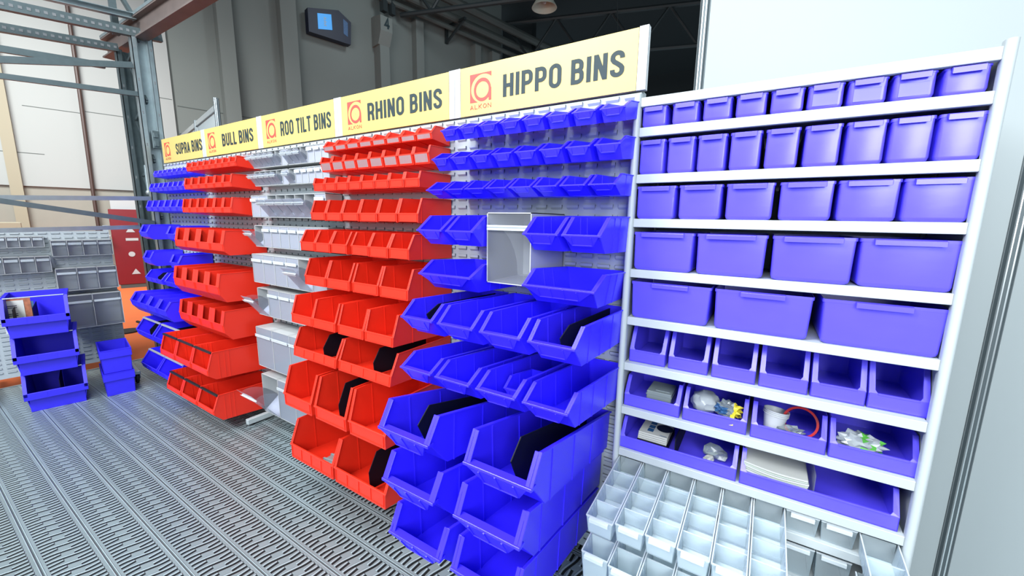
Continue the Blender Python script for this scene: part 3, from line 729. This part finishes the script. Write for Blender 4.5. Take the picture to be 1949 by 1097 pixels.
su_(1,sp(.0,.1165,8),.112,(2.172,(-.100,2.170),(-.113,2.137),(-.108,2.105),2.095),fl=.006)
su_(2,sp(.0,.1175,8),.112,(2.040,(-.145,2.038),(-.162,1.992),(-.155,1.955),1.942),fl=.008)
su_(3,sp(.0,.1530,6),.147,(1.868,(-.185,1.866),(-.208,1.800),(-.200,1.760),1.742),fl=.012)
su_(4,[.0,.690],.215,(1.625,(-.255,1.622),(-.288,1.552),(-.275,1.502),1.475),fl=.03,chamfer=(-.235,1.477))
su_(5,[.0,.690],.215,(1.360,(-.255,1.357),(-.288,1.288),(-.275,1.235),1.205),fl=.03,chamfer=(-.235,1.207))
su_(6,[.0,.505],.44,(1.160,(-.235,1.158),(-.290,1.088),(-.275,1.040),1.015),fl=.012,label=3,div=(0,))
su_(7,sp(.0,.2310,4),.225,(.930,(-.385,.945),(-.432,.868),(-.420,.810),.740),fl=.03,chamfer=(-.375,.750))
su_(8,[.0,.490],.455,(.665,(-.345,.668),(-.421,.557),(-.405,.500),.440),fl=.012,label=3,div=(0,1),bar=M['white'],chamfer=(-.365,.455))
su_(9,[.0,.445],.430,(.315,(-.335,.322),(-.418,.195),(-.405,.145),.070),fl=.012,label=3,bar=M['white'],chamfer=(-.365,.090))

# clear packs lying in the lower left bin of the fourth panel
bm=NB(); box(bm,3.30,3.44,-.50,-.12,.245,.285,bev=.008)
for k in range(6): beam(bm,(3.305,-.48+.05*k,.290),(3.435,-.46+.05*k,.290),.010,.008)
tag(obj('clear_pack',bm,M['foil']),'clear wrapped plastic pack lying in the lowest left red bin, fourth panel','pack')

# ------------------------------------------------------------------ tilt-bin cabinets
def tilt_unit(name, label, x, z0, z1, depth, n, width, open_, group, parent_rot=0, loc=None, half=()):
    h=z1-z0; p=width/n; t=.004
    o=thing(name,label,'tilt bin cabinet',loc or (x,0,z0),parent_rot,group)
    bm=NB()
    box(bm,0,width,-depth,-.012,0,t); box(bm,0,width,-depth,-.012,h-t,h); box(bm,0,width,-.016,-.012,0,h)
    for k in range(n+1):
        xx=min(max(k*p,t/2),width-t/2); box(bm,xx-t/2,xx+t/2,-depth,-.012,0,h)
    obj('housing',bm,M['white'],o)
    # clear tilt-out tray, pivoting at its bottom front edge
    def tray():
        bm=NB(); w=p-t-.003; s=.0018; y0=-depth+.001; zh=h-2*t-.003
        box(bm,t/2+.0015,t/2+.0015+w,y0,y0+s,0,zh)
        m=6; rad=zh*.86
        for xx in (t/2+.0015,t/2+.0015+w-s):
            poly=[(y0,0)]+[(y0+rad*math.sin(math.radians(90*i/m))*min(1,(depth-.03)/rad),rad*math.cos(math.radians(90*i/m))+0) for i in range(m+1)]
            prism(bm,[(xx,a,b_) for a,b_ in poly],[(xx+s,a,b_) for a,b_ in poly])
        box(bm,t/2+.0015,t/2+.0015+w,y0,y0+min(rad,depth-.03),0,s)
        hb=NB(); hz=zh*.80; box(hb,t/2+.006,t/2+w-.004,y0-.014,y0,hz,hz+.004); box(hb,t/2+.006,t/2+w-.004,y0-.014,y0-.011,hz-.010,hz+.012)
        out=[]
        for nm,b2,mk in (('tilt_tray',bm,'clear'),('handle',hb,'clearedge')):
            bmesh.ops.translate(b2,verts=b2.verts[:],vec=(0,depth-.001,0))
            me=bpy.data.meshes.new(nm); bmesh.ops.recalc_face_normals(b2,faces=b2.faces[:]); b2.to_mesh(me); b2.free(); me.materials.append(M[mk]); out.append(me)
        return out
    me,hme=tray()
    for k in range(n):
        c=link('tilt_tray',me,o); c.location=(k*p,-depth+.001,t+.001); link('handle',hme,c)
        if k in open_: c.rotation_euler=(math.radians(38),0,0)
        elif k in half: c.rotation_euler=(math.radians(7),0,0)
    return o
g='clear tilt-bin cabinets on the third louvre panel'
for r,(za,zb,d_) in enumerate(((2.089,2.205,.097),(1.955,2.065,.098))):
    for s_ in (0,1):
        tilt_unit('tilt_bin_cabinet','six-tray clear tilt bin cabinet, %s in %s row of third panel'%(['left one','right one'][s_],ORD[r]),2.0+.484*s_,za,zb,d_,6,.478,
                  (range(0,5) if s_==0 else (range(0,3) if r==0 else (0,))),g)
for r,(za,zb,d_,n,op) in enumerate(((1.717,1.882,.138,8,(2,3,4,5,6)),(1.488,1.655,.132,8,(0,)),(1.207,1.433,.170,6,(4,)),(.939,1.160,.154,6,(0,)),(.516,.846,.192,4,()),(.109,.440,.182,4,(0,)))):
    tilt_unit('tilt_bin_cabinet','%s-tray clear tilt bin cabinet in %s row of third panel'%(['eight','eight','six','six','four','four'][r],ORD[r+2]),2.0,za,zb,d_,n,.965,op,g)
# single large tilt bin hanging among the blue bins
tilt_unit('tilt_bin_cabinet','single large white tilt bin with clear front hanging among blue bins',4.400,1.452,1.757,.325,1,.222,(),'single tilt bin on the fifth louvre panel')

# ------------------------------------------------------------------ shelving unit on the right
su=thing('shelving_unit','tall light grey steel shelving unit holding blue boxes at the right','shelving unit',(5.437,.1,0))
X0,X1,YF,YB=4.952,5.934,-.083,.345
def spart(name,bm,m,sm=False): o=obj(name,bm,m,su,smooth=sm); o.location=(-5.437,-.1,0); return o
for x in (X0,X1):
    bm=NB(); n=14; pts=[]
    for k in range(n+1):
        a=math.pi*(1+k/n); pts.append((x+.0135*math.cos(a),YF+.003+.0135*math.sin(a)))
    pts+= [(x+.0135,YF+.02),(x-.0135,YF+.02)]
    prism(bm,[(a,b_,0) for a,b_ in pts],[(a,b_,2.22) for a,b_ in pts])
    spart('upright',bm,M['grey'],True)
    bm=NB(); s=1 if x<5.4 else -1
    box(bm,x-.003,x+.003,YF+.02,YB,0,2.2)
    z=.05
    while z<2.15:
        for y in (YF+.045,YB-.04): box(bm,x+s*.0031,x+s*.0038,y-.006,y+.006,z,z+.012,1)
        z+=.035
    spart('side_panel',bm,[M['grey'],M['slot']])
    bm=NB(); box(bm,x-.0135,x+.0135,YB-.02,YB,0,2.2); spart('rear_upright',bm,M['grey'])
shelf_top=[2.205,2.093,1.914,1.739,1.531,1.326,1.122,.918,.717,.594,.418,.20]
for i,z in enumerate(shelf_top):
    bm=NB(); h=.034
    a,b_=X0+.0135,X1-.0135
    bevel(bm,box(bm,a,b_,YF,YF+.006,z-h,z),.0015); box(bm,a,b_,YF+.004,YB,z-.006,z-.001); box(bm,a,b_,YF+.006,YF+.02,z-h,z-h+.003)
    spart('top_beam' if i==0 else 'shelf_board',bm,M['grey'])
    bm=NB()
    for xx in (a+.05,a+.13,b_-.06): lathe(bm,[(0,-.012),(.004,-.012),(.004,-.006)],c=(xx,.0,z),n=8)
    spart('shelf_bolt',bm,M['galv'])
bm=NB(); box(bm,X0+.01,X1-.01,YB-.004,YB,.05,2.2); spart('back_panel',bm,M['grey'])

# tapered drawer boxes with a handle at the top front edge
def drawer(w,h,d,hx=(.14,.84),wall=.003,tap=.05,curve=.014):
    bm=NB()
    def ring(z,ins_,r,y_in=0):
        x0,x1=-w/2+ins_,w/2-ins_; y0,y1=0+ins_*.25+y_in,d-ins_
        P=[]
        for cx,cy,a0 in ((x1-r,y0+r,-90),(x1-r,y1-r,0),(x0+r,y1-r,90),(x0+r,y0+r,180)):
            for k in range(4): a=math.radians(a0+30*k); P.append((cx+r*math.cos(a),cy+r*math.sin(a),z))
        return P
    iw=tap*w*.5
    lev=[(0,iw+curve*.7,.010),(curve*.3,iw+curve*.2,.010),(curve,iw,.009),(h*.93,.003,.008),(h*.93,0,.008),(h,0,.008)]
    rings=[[bm.verts.new(p) for p in ring(z,i_,r)] for z,i_,r in lev]
    inn=[(h,wall,.006),(curve,iw+wall,.006),(wall,iw+wall+curve*.5,.006)]
    rings+=[[bm.verts.new(p) for p in ring(z,i_,r)] for z,i_,r in inn]
    for a,b_ in zip(rings[:-1],rings[1:]):
        for k in range(16): bm.faces.new([a[k],a[(k+1)%16],b_[(k+1)%16],b_[k]])
    bm.faces.new(rings[0][::-1]); bm.faces.new(rings[-1])
    body=bm
    hb=NB(); xa,xb=-w/2+w*hx[0],-w/2+w*hx[1]
    bevel(hb,prism(hb,[(xa,-.016,h-.020),(xa,-.016,h-.003),(xa,.001,h+.001),(xa,.001,h-.006)],[(xb,-.016,h-.020),(xb,-.016,h-.003),(xb,.001,h+.001),(xb,.001,h-.006)]),.0012)
    prism(hb,[(xa+.002,-.014,h-.014),(xa+.002,.001,h-.014),(xa+.002,.001,h-.004),(xa+.002,-.014,h-.006)],[(xa+.004,-.014,h-.014),(xa+.004,.001,h-.014),(xa+.004,.001,h-.004),(xa+.004,-.014,h-.006)])
    out=[]
    for nm,b2 in (('box_body',body),('handle',hb)):
        bmesh.ops.recalc_face_normals(b2,faces=b2.faces[:]); me=bpy.data.meshes.new(nm); b2.to_mesh(me); b2.free()
        if nm=='box_body':
            for p in me.polygons: p.use_smooth=True
            try: me.set_sharp_from_angle(angle=math.radians(40))
            except Exception: pass
        me.materials.append(M['blue2']); out.append((nm,me))
    return out
rowdat=[([4.966,5.079,5.187,5.294,5.399,5.503,5.603,5.707,5.815],[5.066,5.179,5.287,5.392,5.496,5.596,5.702,5.808,5.916],2.0935,.076),
        ([4.966,5.073,5.180,5.287,5.395,5.507,5.615,5.721,5.824],[5.068,5.176,5.283,5.391,5.501,5.609,5.717,5.819,5.918],1.9145,.131),
        ([4.966,5.127,5.289,5.456,5.617,5.774],[5.122,5.285,5.449,5.611,5.770,5.919],1.7395,.128),
        ([4.966,5.206,5.452,5.693],[5.202,5.445,5.690,5.920],1.5315,.154),
        ([4.966,5.285,5.620],[5.282,5.601,5.919],1.3265,.153)]
for r,(xa,xb,z,h) in enumerate(rowdat):
    w=sum(b_-a for a,b_ in zip(xa,xb))/len(xa)
    xb=xb[:-1]+[min(5.926,xa[-1]+w)]
    parts=drawer(w-.002,h,.36,(.14,.84) if r<4 else (.28,.73))
    n=len(xa)
    for k,(a,b_) in enumerate(zip(xa,xb)):
        o=thing('storage_box','%s blue handled box, %s on %s shelf of the grey unit'%(['small low','small tall','medium','large','extra wide'][r],pos_name(k,n),ORD[r]),'storage box',((a+b_)/2,-.068,z),random.uniform(-.006,.006),'blue boxes on the %s shelf'%ORD[r])
        for nm,me in parts: link(nm,me,o)
        if r==0 and k in (5,6,7):
            bm=NB(); box(bm,-w*.33,w*.33,-.0012,.006,.012,.050); q=obj('label_card',bm,M['blue3'],o); q['label']='paler insert card'
            q.data.materials.clear(); q.data.materials.append(mat('pale_violet_card',(.11,.10,.80),.4))
# open fronted shelf bins on rows 6 to 8
def shelf_bin(w,h,lip,d,t=.004):
    bm=NB(); kx=.055
    side=[(d,0),(d,h),(kx,h),(0,lip),(0,0)]
    for s in (-1,1):
        A=[(s*w/2,y,z) for y,z in side]; Bp=[(s*(w/2-t),y,z) for y,z in side]
        bevel(bm,prism(bm,A,Bp),t*.25)
        # broad sloping shoulder either side of the mouth
        sh=[(s*w/2,0,lip),(s*w/2,kx,h),(s*(w/2-.016),kx,h),(s*(w/2-.016),.006,lip+.010),(s*(w/2-.026),0,lip)]
        bevel(bm,prism(bm,sh,[(x,y+t,z-t*.3) for x,y,z in sh]),.001)
    bevel(bm,box(bm,-w/2,w/2,0,t,0,lip),t*.25)
    box(bm,-w/2+t*.5,w/2-t*.5,d-t,d,0,h); box(bm,-w/2+t*.5,w/2-t*.5,0,d,0,t)
    bmesh.ops.recalc_face_normals(bm,faces=bm.faces[:]); me=bpy.data.meshes.new('bin_body'); bm.to_mesh(me); bm.free(); me.materials.append(M['blue2']); 
    lb=NB(); bevel(lb,box(lb,-w/2+.024,w/2-.024,-.002,t+.002,lip-.004,lip+.002),.0008); me2=bpy.data.meshes.new('front_rim'); lb.to_mesh(me2); lb.free(); me2.materials.append(M['blue2'])
    return [('bin_body',me),('front_rim',me2)]
def sx(xa,y): return 5.4382+(xa-5.4382)*(y+1.7664)/(1.7664-.083)
content={(2,0):'holding a grey moulded box',(2,1):'holding a bag and yellow packet',(2,2):'holding cups and red tape',(2,3):'holding a green and white wrap',(3,0):'holding booklets and a card divider',(3,1):'holding a paper stack'}
for r,(y,z,h,lip,cells) in enumerate(((-.048,1.1225,.150,.052,[(4.985,5.140),(5.145,5.301),(5.306,5.459),(5.464,5.612),(5.619,5.772),(5.778,5.922)]),
                                      (-.060,.9185,.125,.052,[(4.975,5.211),(5.216,5.453),(5.457,5.691),(5.696,5.918)]),
                                      (-.066,.7175,.125,.052,[(4.968,5.434),(5.440,5.899)]))):
    n=len(cells); cells=[(sx(a,y),min(sx(b_,y),5.917)) for a,b_ in cells]; w=sum(b_-a for a,b_ in cells)/n-.002
    cells=[(min(a,5.928-w),min(a,5.928-w)+w) for a,b_ in cells]
    parts=shelf_bin(w,h,lip,.33)
    for k,(a,b_) in enumerate(cells):
        o=thing('shelf_bin','blue open bin %s%s on %s shelf'%((content.get((r+1,k),'')+', ') if (r+1,k) in content else '',pos_name(k,n),ORD[5+r]),'storage bin',((a+b_)/2,y,z),0,'blue open shelf bins on the %s shelf'%ORD[5+r])
        for nm,me in parts: link(nm,me,o)
        if (r,k)==(2,0):
            bm=NB(); box(bm,-.002,.002,.012,.30,.006,.105); q=obj('divider',bm,M['black'],o); q['label']='black card divider'
        if (r,k)==(2,1):
            bm=NB(); box(bm,.0,.003,.012,.30,.006,.112); q=obj('divider',bm,M['clear'],o); q['label']='clear divider'

# ------------------------------------------------------------------ things lying in the shelf bins
def crumple(bm, c, r, seed, sc=(1,1,1), amp=.35, sub=3):
    rnd=random.Random(seed); start=len(bm.verts)
    res=bmesh.ops.create_icosphere(bm,subdivisions=sub,radius=1)
    for v in res['verts']:
        d=v.co.normalized(); k=1+amp*(math.sin(7*d.x+seed)*math.cos(9*d.y-seed*2)+.5*math.sin(13*d.z+3*d.x+seed))*.5+rnd.uniform(-.08,.08)
        v.co=Vector((c[0]+d.x*r*sc[0]*k,c[1]+d.y*r*sc[1]*k,c[2]+d.z*r*sc[2]*k))
    return res['verts']
zb=.9185+.004
bm=NB(); bevel(bm,box(bm,5.05,5.155,.0,.13,zb,zb+.062),.003); box(bm,5.048,5.157,-.002,.132,zb+.045,zb+.048); box(bm,5.085,5.145,.02,.026,zb+.062,zb+.065)
tag(obj('moulded_box',bm,M['greybox']),'grey moulded plastic box lying in the left bin of seventh shelf','box')
bm=NB(); crumple(bm,(5.285,.050,zb+.050),.052,3,(1.05,1.1,.90),.12); 
tag(obj('plastic_bag',bm,M['film'],smooth=True),'milky crumpled plastic bag in the second bin of seventh shelf','bag')
bm=NB(); vs=crumple(bm,(5.375,.005,zb+.056),.040,5,(1.1,.8,.85),.5)
for f in bm.faces:
    c=f.calc_center_median(); n=math.sin(c.x*160+c.z*60)
    f.material_index=1 if c.x>5.395 else (2 if (abs(c.z-zb-.056)<.016 and c.x<5.372) else 0)
prism(bm,[(5.385,-.045,zb+.055),(5.400,-.05,zb+.060),(5.398,-.062,zb+.022),(5.384,-.060,zb+.020)],[(5.385,-.041,zb+.057),(5.400,-.046,zb+.062),(5.400,-.058,zb+.024),(5.386,-.056,zb+.022)],1)
tag(obj('foil_packet',bm,[M['foil'],M['ylw'],M['photo']]),'crinkled clear packet with yellow and blue print over the bin edge','packet')
bm=NB(); 
for k in range(3): lathe(bm,[(.030,0),(.030,.001),(.041,.062),(.044,.062),(.044,.066),(.041,.066),(.039,.062),(.029,.003),(0,.003)],c=(0,0,.007*k),n=26)
lathe(bm,[(0,0),(.030,0)],n=26)
o=tag(obj('foam_cup_stack',bm,M['cup'],None,(5.530,.035,zb+.006),smooth=True),'stack of white cups leaning in the third bin of seventh shelf','cup'); o.rotation_euler=(math.radians(-6),math.radians(6),0)
bm=NB(); rg=lathe(bm,[(.058,-.016),(.058,.016),(.050,.016),(.050,-.016),(.058,-.016)],n=36)
o=tag(obj('tape_roll',bm,M['tapered'],None,(5.618,.045,zb+.055),smooth=True),'red adhesive tape roll leaning in the third bin of seventh shelf','tape'); o.rotation_euler=(math.radians(68),math.radians(20),math.radians(-20))
bm=NB(); crumple(bm,(5.585,.012,zb+.022),.03,9,(1.5,.9,.7),.6); tag(obj('crumpled_film',bm,M['foil']),'crumpled clear film between the cups and red tape roll','plastic film')
bm=NB(); crumple(bm,(5.790,.015,zb+.040),.042,11,(1.5,1.0,.85),.45)
for f in bm.faces:
    c=f.calc_center_median()
    f.material_index=1 if (math.sin(c.x*120)*math.sin(c.z*170+c.x*40)>.45 and c.x>5.775) else 0
tag(obj('wrapped_cloth',bm,[M['film'],M['green']]),'crumpled white wrap with green print in the rightmost seventh-shelf bin','wrap')
zb=.7175+.004
for k in range(4):
    bm=NB(); bevel(bm,box(bm,5.03,5.155,-.02+.004*k,.16,zb+.034+k*.0075,zb+.0405+k*.0075),.0008)
    if k==3:
        zt=zb+.0408+k*.0075
        for a,c_ in ((5.062,.05),(5.062,.088),(5.062,.016)): box(bm,a,a+.026,c_,c_+.030,zt,zt+.0003,1)
        lathe(bm,[(0,0),(.036,0)],c=(5.128,.075,zt+.0003),n=24,mi=2); box(bm,5.12,5.15,-.0,.004,zt,zt+.0003,1)
        box(bm,5.035,5.10,.13,.145,zt,zt+.0003,3)
    tag(obj('booklet',bm,[M['paper'],M['photo'],M['navy'],M['tapered']]),'%s catalogue booklet of the white stack in the left eighth-shelf bin'%['bottom','second lowest','second highest','topmost'][k],'booklet','catalogue stack in the left bin of the eighth shelf')
bm=NB(); bevel(bm,box(bm,5.028,5.158,-.022,.165,zb+.001,zb+.033),.003); tag(obj('booklet_carton',bm,M['black']),'dark carton under the white catalogue booklets','box')
bm=NB(); crumple(bm,(5.325,.005,zb+.020),.022,21,(1.0,1,.7),.5,2); tag(obj('paper_slip',bm,M['paper']),'small crumpled white slip in the left eighth-shelf bin','paper')
bm=NB(); crumple(bm,(5.345,.05,zb+.030),.036,23,(1.2,.8,.8),.7,2); tag(obj('small_parts_bag',bm,M['foil']),'small clear bag of parts behind the white slip','bag')
# sagging stack of papers, as separate thin booklets
for k in range(9):
    bm=NB(); n=10; zt=zb+.004+k*.0075; rnd=random.Random(k); dx=rnd.uniform(-.004,.004); A=[];Bq=[]
    for i in range(n+1):
        u=i/n; x=5.452+dx+.205*u; sag=.016*math.sin(math.pi*u)+.0
        A.append((x,zt+.018-sag*(.4+.6*(1-k/9))-.010*u)); 
    top=[(x,z+.0062) for x,z in A]
    poly=A+top[::-1]
    prism(bm,[(x,-.052+dx*.3,z) for x,z in poly],[(x,.13,z) for x,z in poly])
    tag(obj('paper_booklet',bm,M['paper2'] if k%2 else M['paper']),'%s thin booklet from the bottom of the sagging paper stack, eighth shelf'%ORD[k],'booklet','sagging paper stack in the right bin of the eighth shelf')

# clear divided boxes at the bottom of the unit; most are pulled out
def clear_box(w,h,d,ndiv,wall=.0022):
    bm=NB(); tp=.006
    def wl(P,Q,mi=0): prism(bm,P,Q,mi)
    for s in (-1,1):
        wl([(s*w/2,0,h),(s*w/2,d,h),(s*(w/2-tp),d,0),(s*(w/2-tp),.006,0)],[(s*(w/2-wall),0,h),(s*(w/2-wall),d,h),(s*(w/2-tp-wall),d,0),(s*(w/2-tp-wall),.006,0)])
    wl([(-w/2,0,h),(w/2,0,h),(w/2-tp,.006,0),(-w/2+tp,.006,0)],[(-w/2,wall,h),(w/2,wall,h),(w/2-tp,.006+wall,0),(-w/2+tp,.006+wall,0)])
    box(bm,-w/2+tp,w/2-tp,d-wall,d,0,h); box(bm,-w/2+tp,w/2-tp,.006,d,0,wall)
    rim=NB()
    for a in ((-w/2-.0012,-w/2+.0028,0,d),(w/2-.0028,w/2+.0012,0,d)): box(rim,a[0],a[1],a[2],a[3],h-.003,h+.0008)
    box(rim,-w/2,w/2,-.001,.003,h-.004,h+.001)
    hd=NB(); bevel(hd,prism(hd,[(-w*.36,-.013,h-.018),(-w*.36,-.013,h-.003),(-w*.36,.0,h),(-w*.36,.0,h-.004)],[(w*.36,-.013,h-.018),(w*.36,-.013,h-.003),(w*.36,0,h),(w*.36,0,h-.004)]),.0008)
    dv=NB(); box(dv,-w/2+wall+.001,w/2-wall-.001,-.001,.001,.003,h-.008); box(dv,-w/2+wall,w/2-wall,-.0015,.0015,h-.011,h-.008,1)
    rb=NB()
    for j in range(1,12):
        y=.02+j*(d-.03)/12
        for s in (-1,1): box(rb,s*(w/2-.004)-.0010,s*(w/2-.004)+.0010,y-.0008,y+.0008,.006,h*.9)
    out={}
    for nm,b2,ms in (('box_body',bm,('clearbin',)),('rim',rim,('clearedge',)),('handle',hd,('clearedge',)),('divider',dv,('clearbin','clearedge')),('guide_ribs',rb,('clearbin',))):
        bmesh.ops.recalc_face_normals(b2,faces=b2.faces[:]); me=bpy.data.meshes.new(nm); b2.to_mesh(me); b2.free()
        for m in ms: me.materials.append(M[m])
        out[nm]=me
    return out
for r,(z,h,front) in enumerate(((.5945,.078,-.455),(.4185,.125,-.50),(.2005,.128,-.52))):
    cells=[(4.969+.1055*k,4.969+.1055*k+.101) for k in range(9)]
    P=clear_box(.1,h,.40,3)
    for k,(a,b_) in enumerate(cells):
        pulled = k not in (6,7)
        y=(front+random.uniform(-.012,.012)) if pulled else -.068
        tilt=math.radians(4.5 if pulled else 0)
        lab='clear plastic box %s, %s in %s clear row from top'%('pulled out with dividers' if pulled else 'pushed fully in',pos_name(k,9),ORD[r])
        o=thing('clear_divided_box' if pulled else 'clear_storage_box',lab,'clear box',((a+b_)/2,y,z-(.030 if pulled else 0)),0,'clear boxes in %s clear row'%ORD[r])
        o.rotation_euler=(tilt,0,0)
        for nm in ('box_body','rim','handle','guide_ribs'): link(nm,P[nm],o)
        if pulled:
            for q in (.25,.5,.75): c=link('divider',P['divider'],o); c.location=(0,.40*q,0)

# ------------------------------------------------------------------ louvre stand at the left, with tilt bins
PS=.12
st=thing('louvre_stand','freestanding grey louvred panel on castors at the left, facing the rack','rack panel',(-.70,-.353,0),math.pi/2-PS)
# local x runs towards the right edge of the stand, local -y faces the camera side
LS=louvre_mesh(1.06,1.445,12,.0885,31,.0455,1.435,'louvre_sheet')
o=link('louvre_sheet',LS,st); o.location=(-1.06,0,.095)
bm=NB(); box(bm,-1.062,-1.02,.004,.045,.06,1.6); box(bm,-.04,0,.004,.045,.06,1.6); obj('frame_post',bm,M['grey'],st)
for xx,L_ in ((-.035,-.82),(-1.0,-.66)):
    bm=NB(); box(bm,xx-.025,xx+.025,L_,.30,.10,.135,bev=.004); obj('base_leg',bm,M['galv'],st)
    c=NB(); 
    lathe(c,[(0,-.014),(.05,-.014),(.055,-.008),(.055,.008),(.05,.014),(0,.014)],n=20); bmesh.ops.rotate(c,verts=c.verts[:],cent=(0,0,0),matrix=Matrix.Rotation(math.pi/2,3,'Y')); bmesh.ops.translate(c,verts=c.verts[:],vec=(xx,L_+.06,.055))
    wheel=c
    c=NB(); box(c,xx-.024,xx-.018,L_+.03,L_+.09,.05,.11); box(c,xx+.018,xx+.024,L_+.03,L_+.09,.05,.11); box(c,xx-.024,xx+.024,L_+.03,L_+.09,.095,.101); fk=obj('castor_fork',c,M['galvd'],st); obj('castor_wheel',wheel,M['rubber'],fk,smooth=True)
def onstand(u0,z0,z1,depth,n,width,label):
    c_,s_=math.cos(math.pi/2-PS),math.sin(math.pi/2-PS)
    loc=(-.70+u0*c_,-.353+u0*s_,z0)
    return tilt_unit('tilt_bin_cabinet',label,0,z0,z1,depth,n,width,(),'tilt bin cabinets on the freestanding stand',math.pi/2-PS,loc)
onstand(-.444,1.290,1.452,.13,4,.442,'four-tray tilt bin cabinet at the top right of the left stand')
onstand(-.446,.934,1.168,.16,3,.446,'three-tray tilt bin cabinet, second down on the right of left stand')
onstand(-.438,.535,.886,.18,2,.440,'two-tray tilt bin cabinet, lowest on the left stand')
onstand(-.956,1.388,1.494,.10,6,.474,'six-tray tilt bin cabinet at the top left of the left stand')
onstand(-.962,1.139,1.300,.13,5,.500,'five-tray tilt bin cabinet, second down on the left of left stand')

# ------------------------------------------------------------------ stacked blue bins on the floor
def stack_bin(w,h,d,lip,band):
    """front at y=0 facing -y, stepped front band"""
    bm=NB(); t=.006; k=.075
    side=[(d,.0),(d,h),(k,h),(0,lip),(.0,lip-band),(.028,lip-band),(.034,0)]
    for s in (-1,1):
        A=[(s*(w/2 if z>=lip-band-.001 else w/2-.018),y,z) for y,z in side]; Bp=[(s*(abs(A[i][0])-t),side[i][0],side[i][1]) for i in range(len(side))]
        bevel(bm,prism(bm,A,Bp),.0012)
    for s in (-1,1):   # outer rim along the shoulder
        P=[(s*(w/2+.012),d,h),(s*(w/2+.012),k,h),(s*(w/2+.012),-.008,lip),(s*(w/2-.012),-.008,lip),(s*(w/2-.012),k,h),(s*(w/2-.012),d,h)]
        prism(bm,P,[(x,y,z-.03) for x,y,z in P])
    bevel(bm,box(bm,-w/2-.012,w/2+.012,-.008,.006,lip-band,lip),.002)
    box(bm,-w/2+.014,w/2-.014,.028,.036,0,lip-band+.01); box(bm,-w/2+.014,w/2-.014,.03,d,0,t); box(bm,-w/2+t,w/2-t,d-t,d,0,h); box(bm,-w/2+.01,w/2-.01,.0,.034,lip-band,lip-band+.006)
    for x in (-w*.16,w*.16): box(bm,x-.002,x+.002,-.0095,-.007,lip-band+.006,lip-.006)
    return bm
rz=math.pi/2-.20
q=Vector((.187,-1.055,0))
sb=stack_bin(.362,.336,.50,.178,.062); bmesh.ops.recalc_face_normals(sb,faces=sb.faces[:]); sme=bpy.data.meshes.new('bin_body'); sb.to_mesh(sme); sb.free(); sme.materials.append(M['blue3'])
rod=NB(); tube(rod,[(-.172,.070,.338),(.172,.070,.338)],.005,8); rme=bpy.data.meshes.new('cross_rod'); rod.to_mesh(rme); rod.free(); rme.materials.append(M['alu'])
dm=NB(); box(dm,-.002,.002,.06,.47,.01,.24); dme=bpy.data.meshes.new('divider'); dm.to_mesh(dme); dm.free(); dme.materials.append(M['black'])
for k in range(3):
    o=thing('stacking_bin','large blue stacking bin, %s of three stacked on the floor at left'%['lowest','middle','topmost'][k],'storage bin',(q.x+.012-.004*k,q.y-.018*k,.336*k),rz,'three large blue stacking bins')
    link('bin_body',sme,o); link('cross_rod',rme,o)
    if k in (0,2):
        c=link('divider',dme,o); c.location=(.02 if k==0 else -.02,0,0); c['label']='black divider'
        if k==2: c=link('divider',dme,o); c.location=(-.13,0,0); c['label']='black divider'
bm=NB(); box(bm,-.002,.002,0,.125,0,.285,0); box(bm,-.006,-.0021,.03,.165,.0,.300,1); box(bm,-.009,-.0062,.05,.18,0,.27,2)
for z in (.15,.165,.22,.235): box(bm,.0021,.0026,.02,.085,z,z+.007,3)
prism(bm,[(.0021,.02,.02),(.0021,.11,.02),(.0021,.11,.14),(.0021,.06,.06)],[(.0027,.02,.02),(.0027,.11,.02),(.0027,.11,.14),(.0027,.06,.06)],2)
o=tag(obj('brochure_card',bm,[M['paper'],M['brown'],M['photo'],M['navy']],None,(-.06,-1.245,.682)),'printed brochure cards standing in the topmost large blue stacking bin','brochure'); o.rotation_euler=(0,math.radians(-4),math.radians(-12))
def rim_box(w,h,d):
    bm=NB(); t=.005
    for s in (-1,1): 
        bevel(bm,prism(bm,[(s*(w/2-.012),.012,0),(s*(w/2-.012),d-.012,0),(s*(w/2-.004),d-.004,h),(s*(w/2-.004),.004,h)],[(s*(w/2-.012-t),.012,0),(s*(w/2-.012-t),d-.012,0),(s*(w/2-.004-t),d-.004,h),(s*(w/2-.004-t),.004,h)]),.001)
        box(bm,s*w/2-(.006 if s>0 else 0),s*w/2+(0 if s>0 else .006),0,d,h-.075,h)
    prism(bm,[(-w/2+.013,.012,0),(w/2-.013,.012,0),(w/2-.005,.004,h),(-w/2+.005,.004,h)],[(-w/2+.013,.012+t,0),(w/2-.013,.012+t,0),(w/2-.005,.004+t,h),(-w/2+.005,.004+t,h)])
    prism(bm,[(-w/2+.013,d-.012,0),(w/2-.013,d-.012,0),(w/2-.005,d-.004,h),(-w/2+.005,d-.004,h)],[(-w/2+.013,d-.012-t,0),(w/2-.013,d-.012-t,0),(w/2-.005,d-.004-t,h),(-w/2+.005,d-.004-t,h)])
    bevel(bm,box(bm,-w/2,w/2,-.004,.003,h-.075,h),.002); box(bm,-w/2,w/2,d-.006,d,h-.075,h); box(bm,-w/2+.014,w/2-.014,.012,d-.012,0,t)
    box(bm,-w/2,w/2,-.004,.02,h-.010,h); 
    return bm
rb=rim_box(.222,.222,.46); bmesh.ops.recalc_face_normals(rb,faces=rb.faces[:]); me=bpy.data.meshes.new('stacking_box'); rb.to_mesh(me); rb.free(); me.materials.append(M['blue3'])
for k in range(2):
    o=link('stacking_box',me); o.location=(.287,-.66,.226*k); o.rotation_euler=(0,0,math.pi/2-.165)
    tag(o,'%s of two small deep-blue boxes stacked on the metal floor'%['lower','upper'][k],'storage box','two small stacked blue boxes')
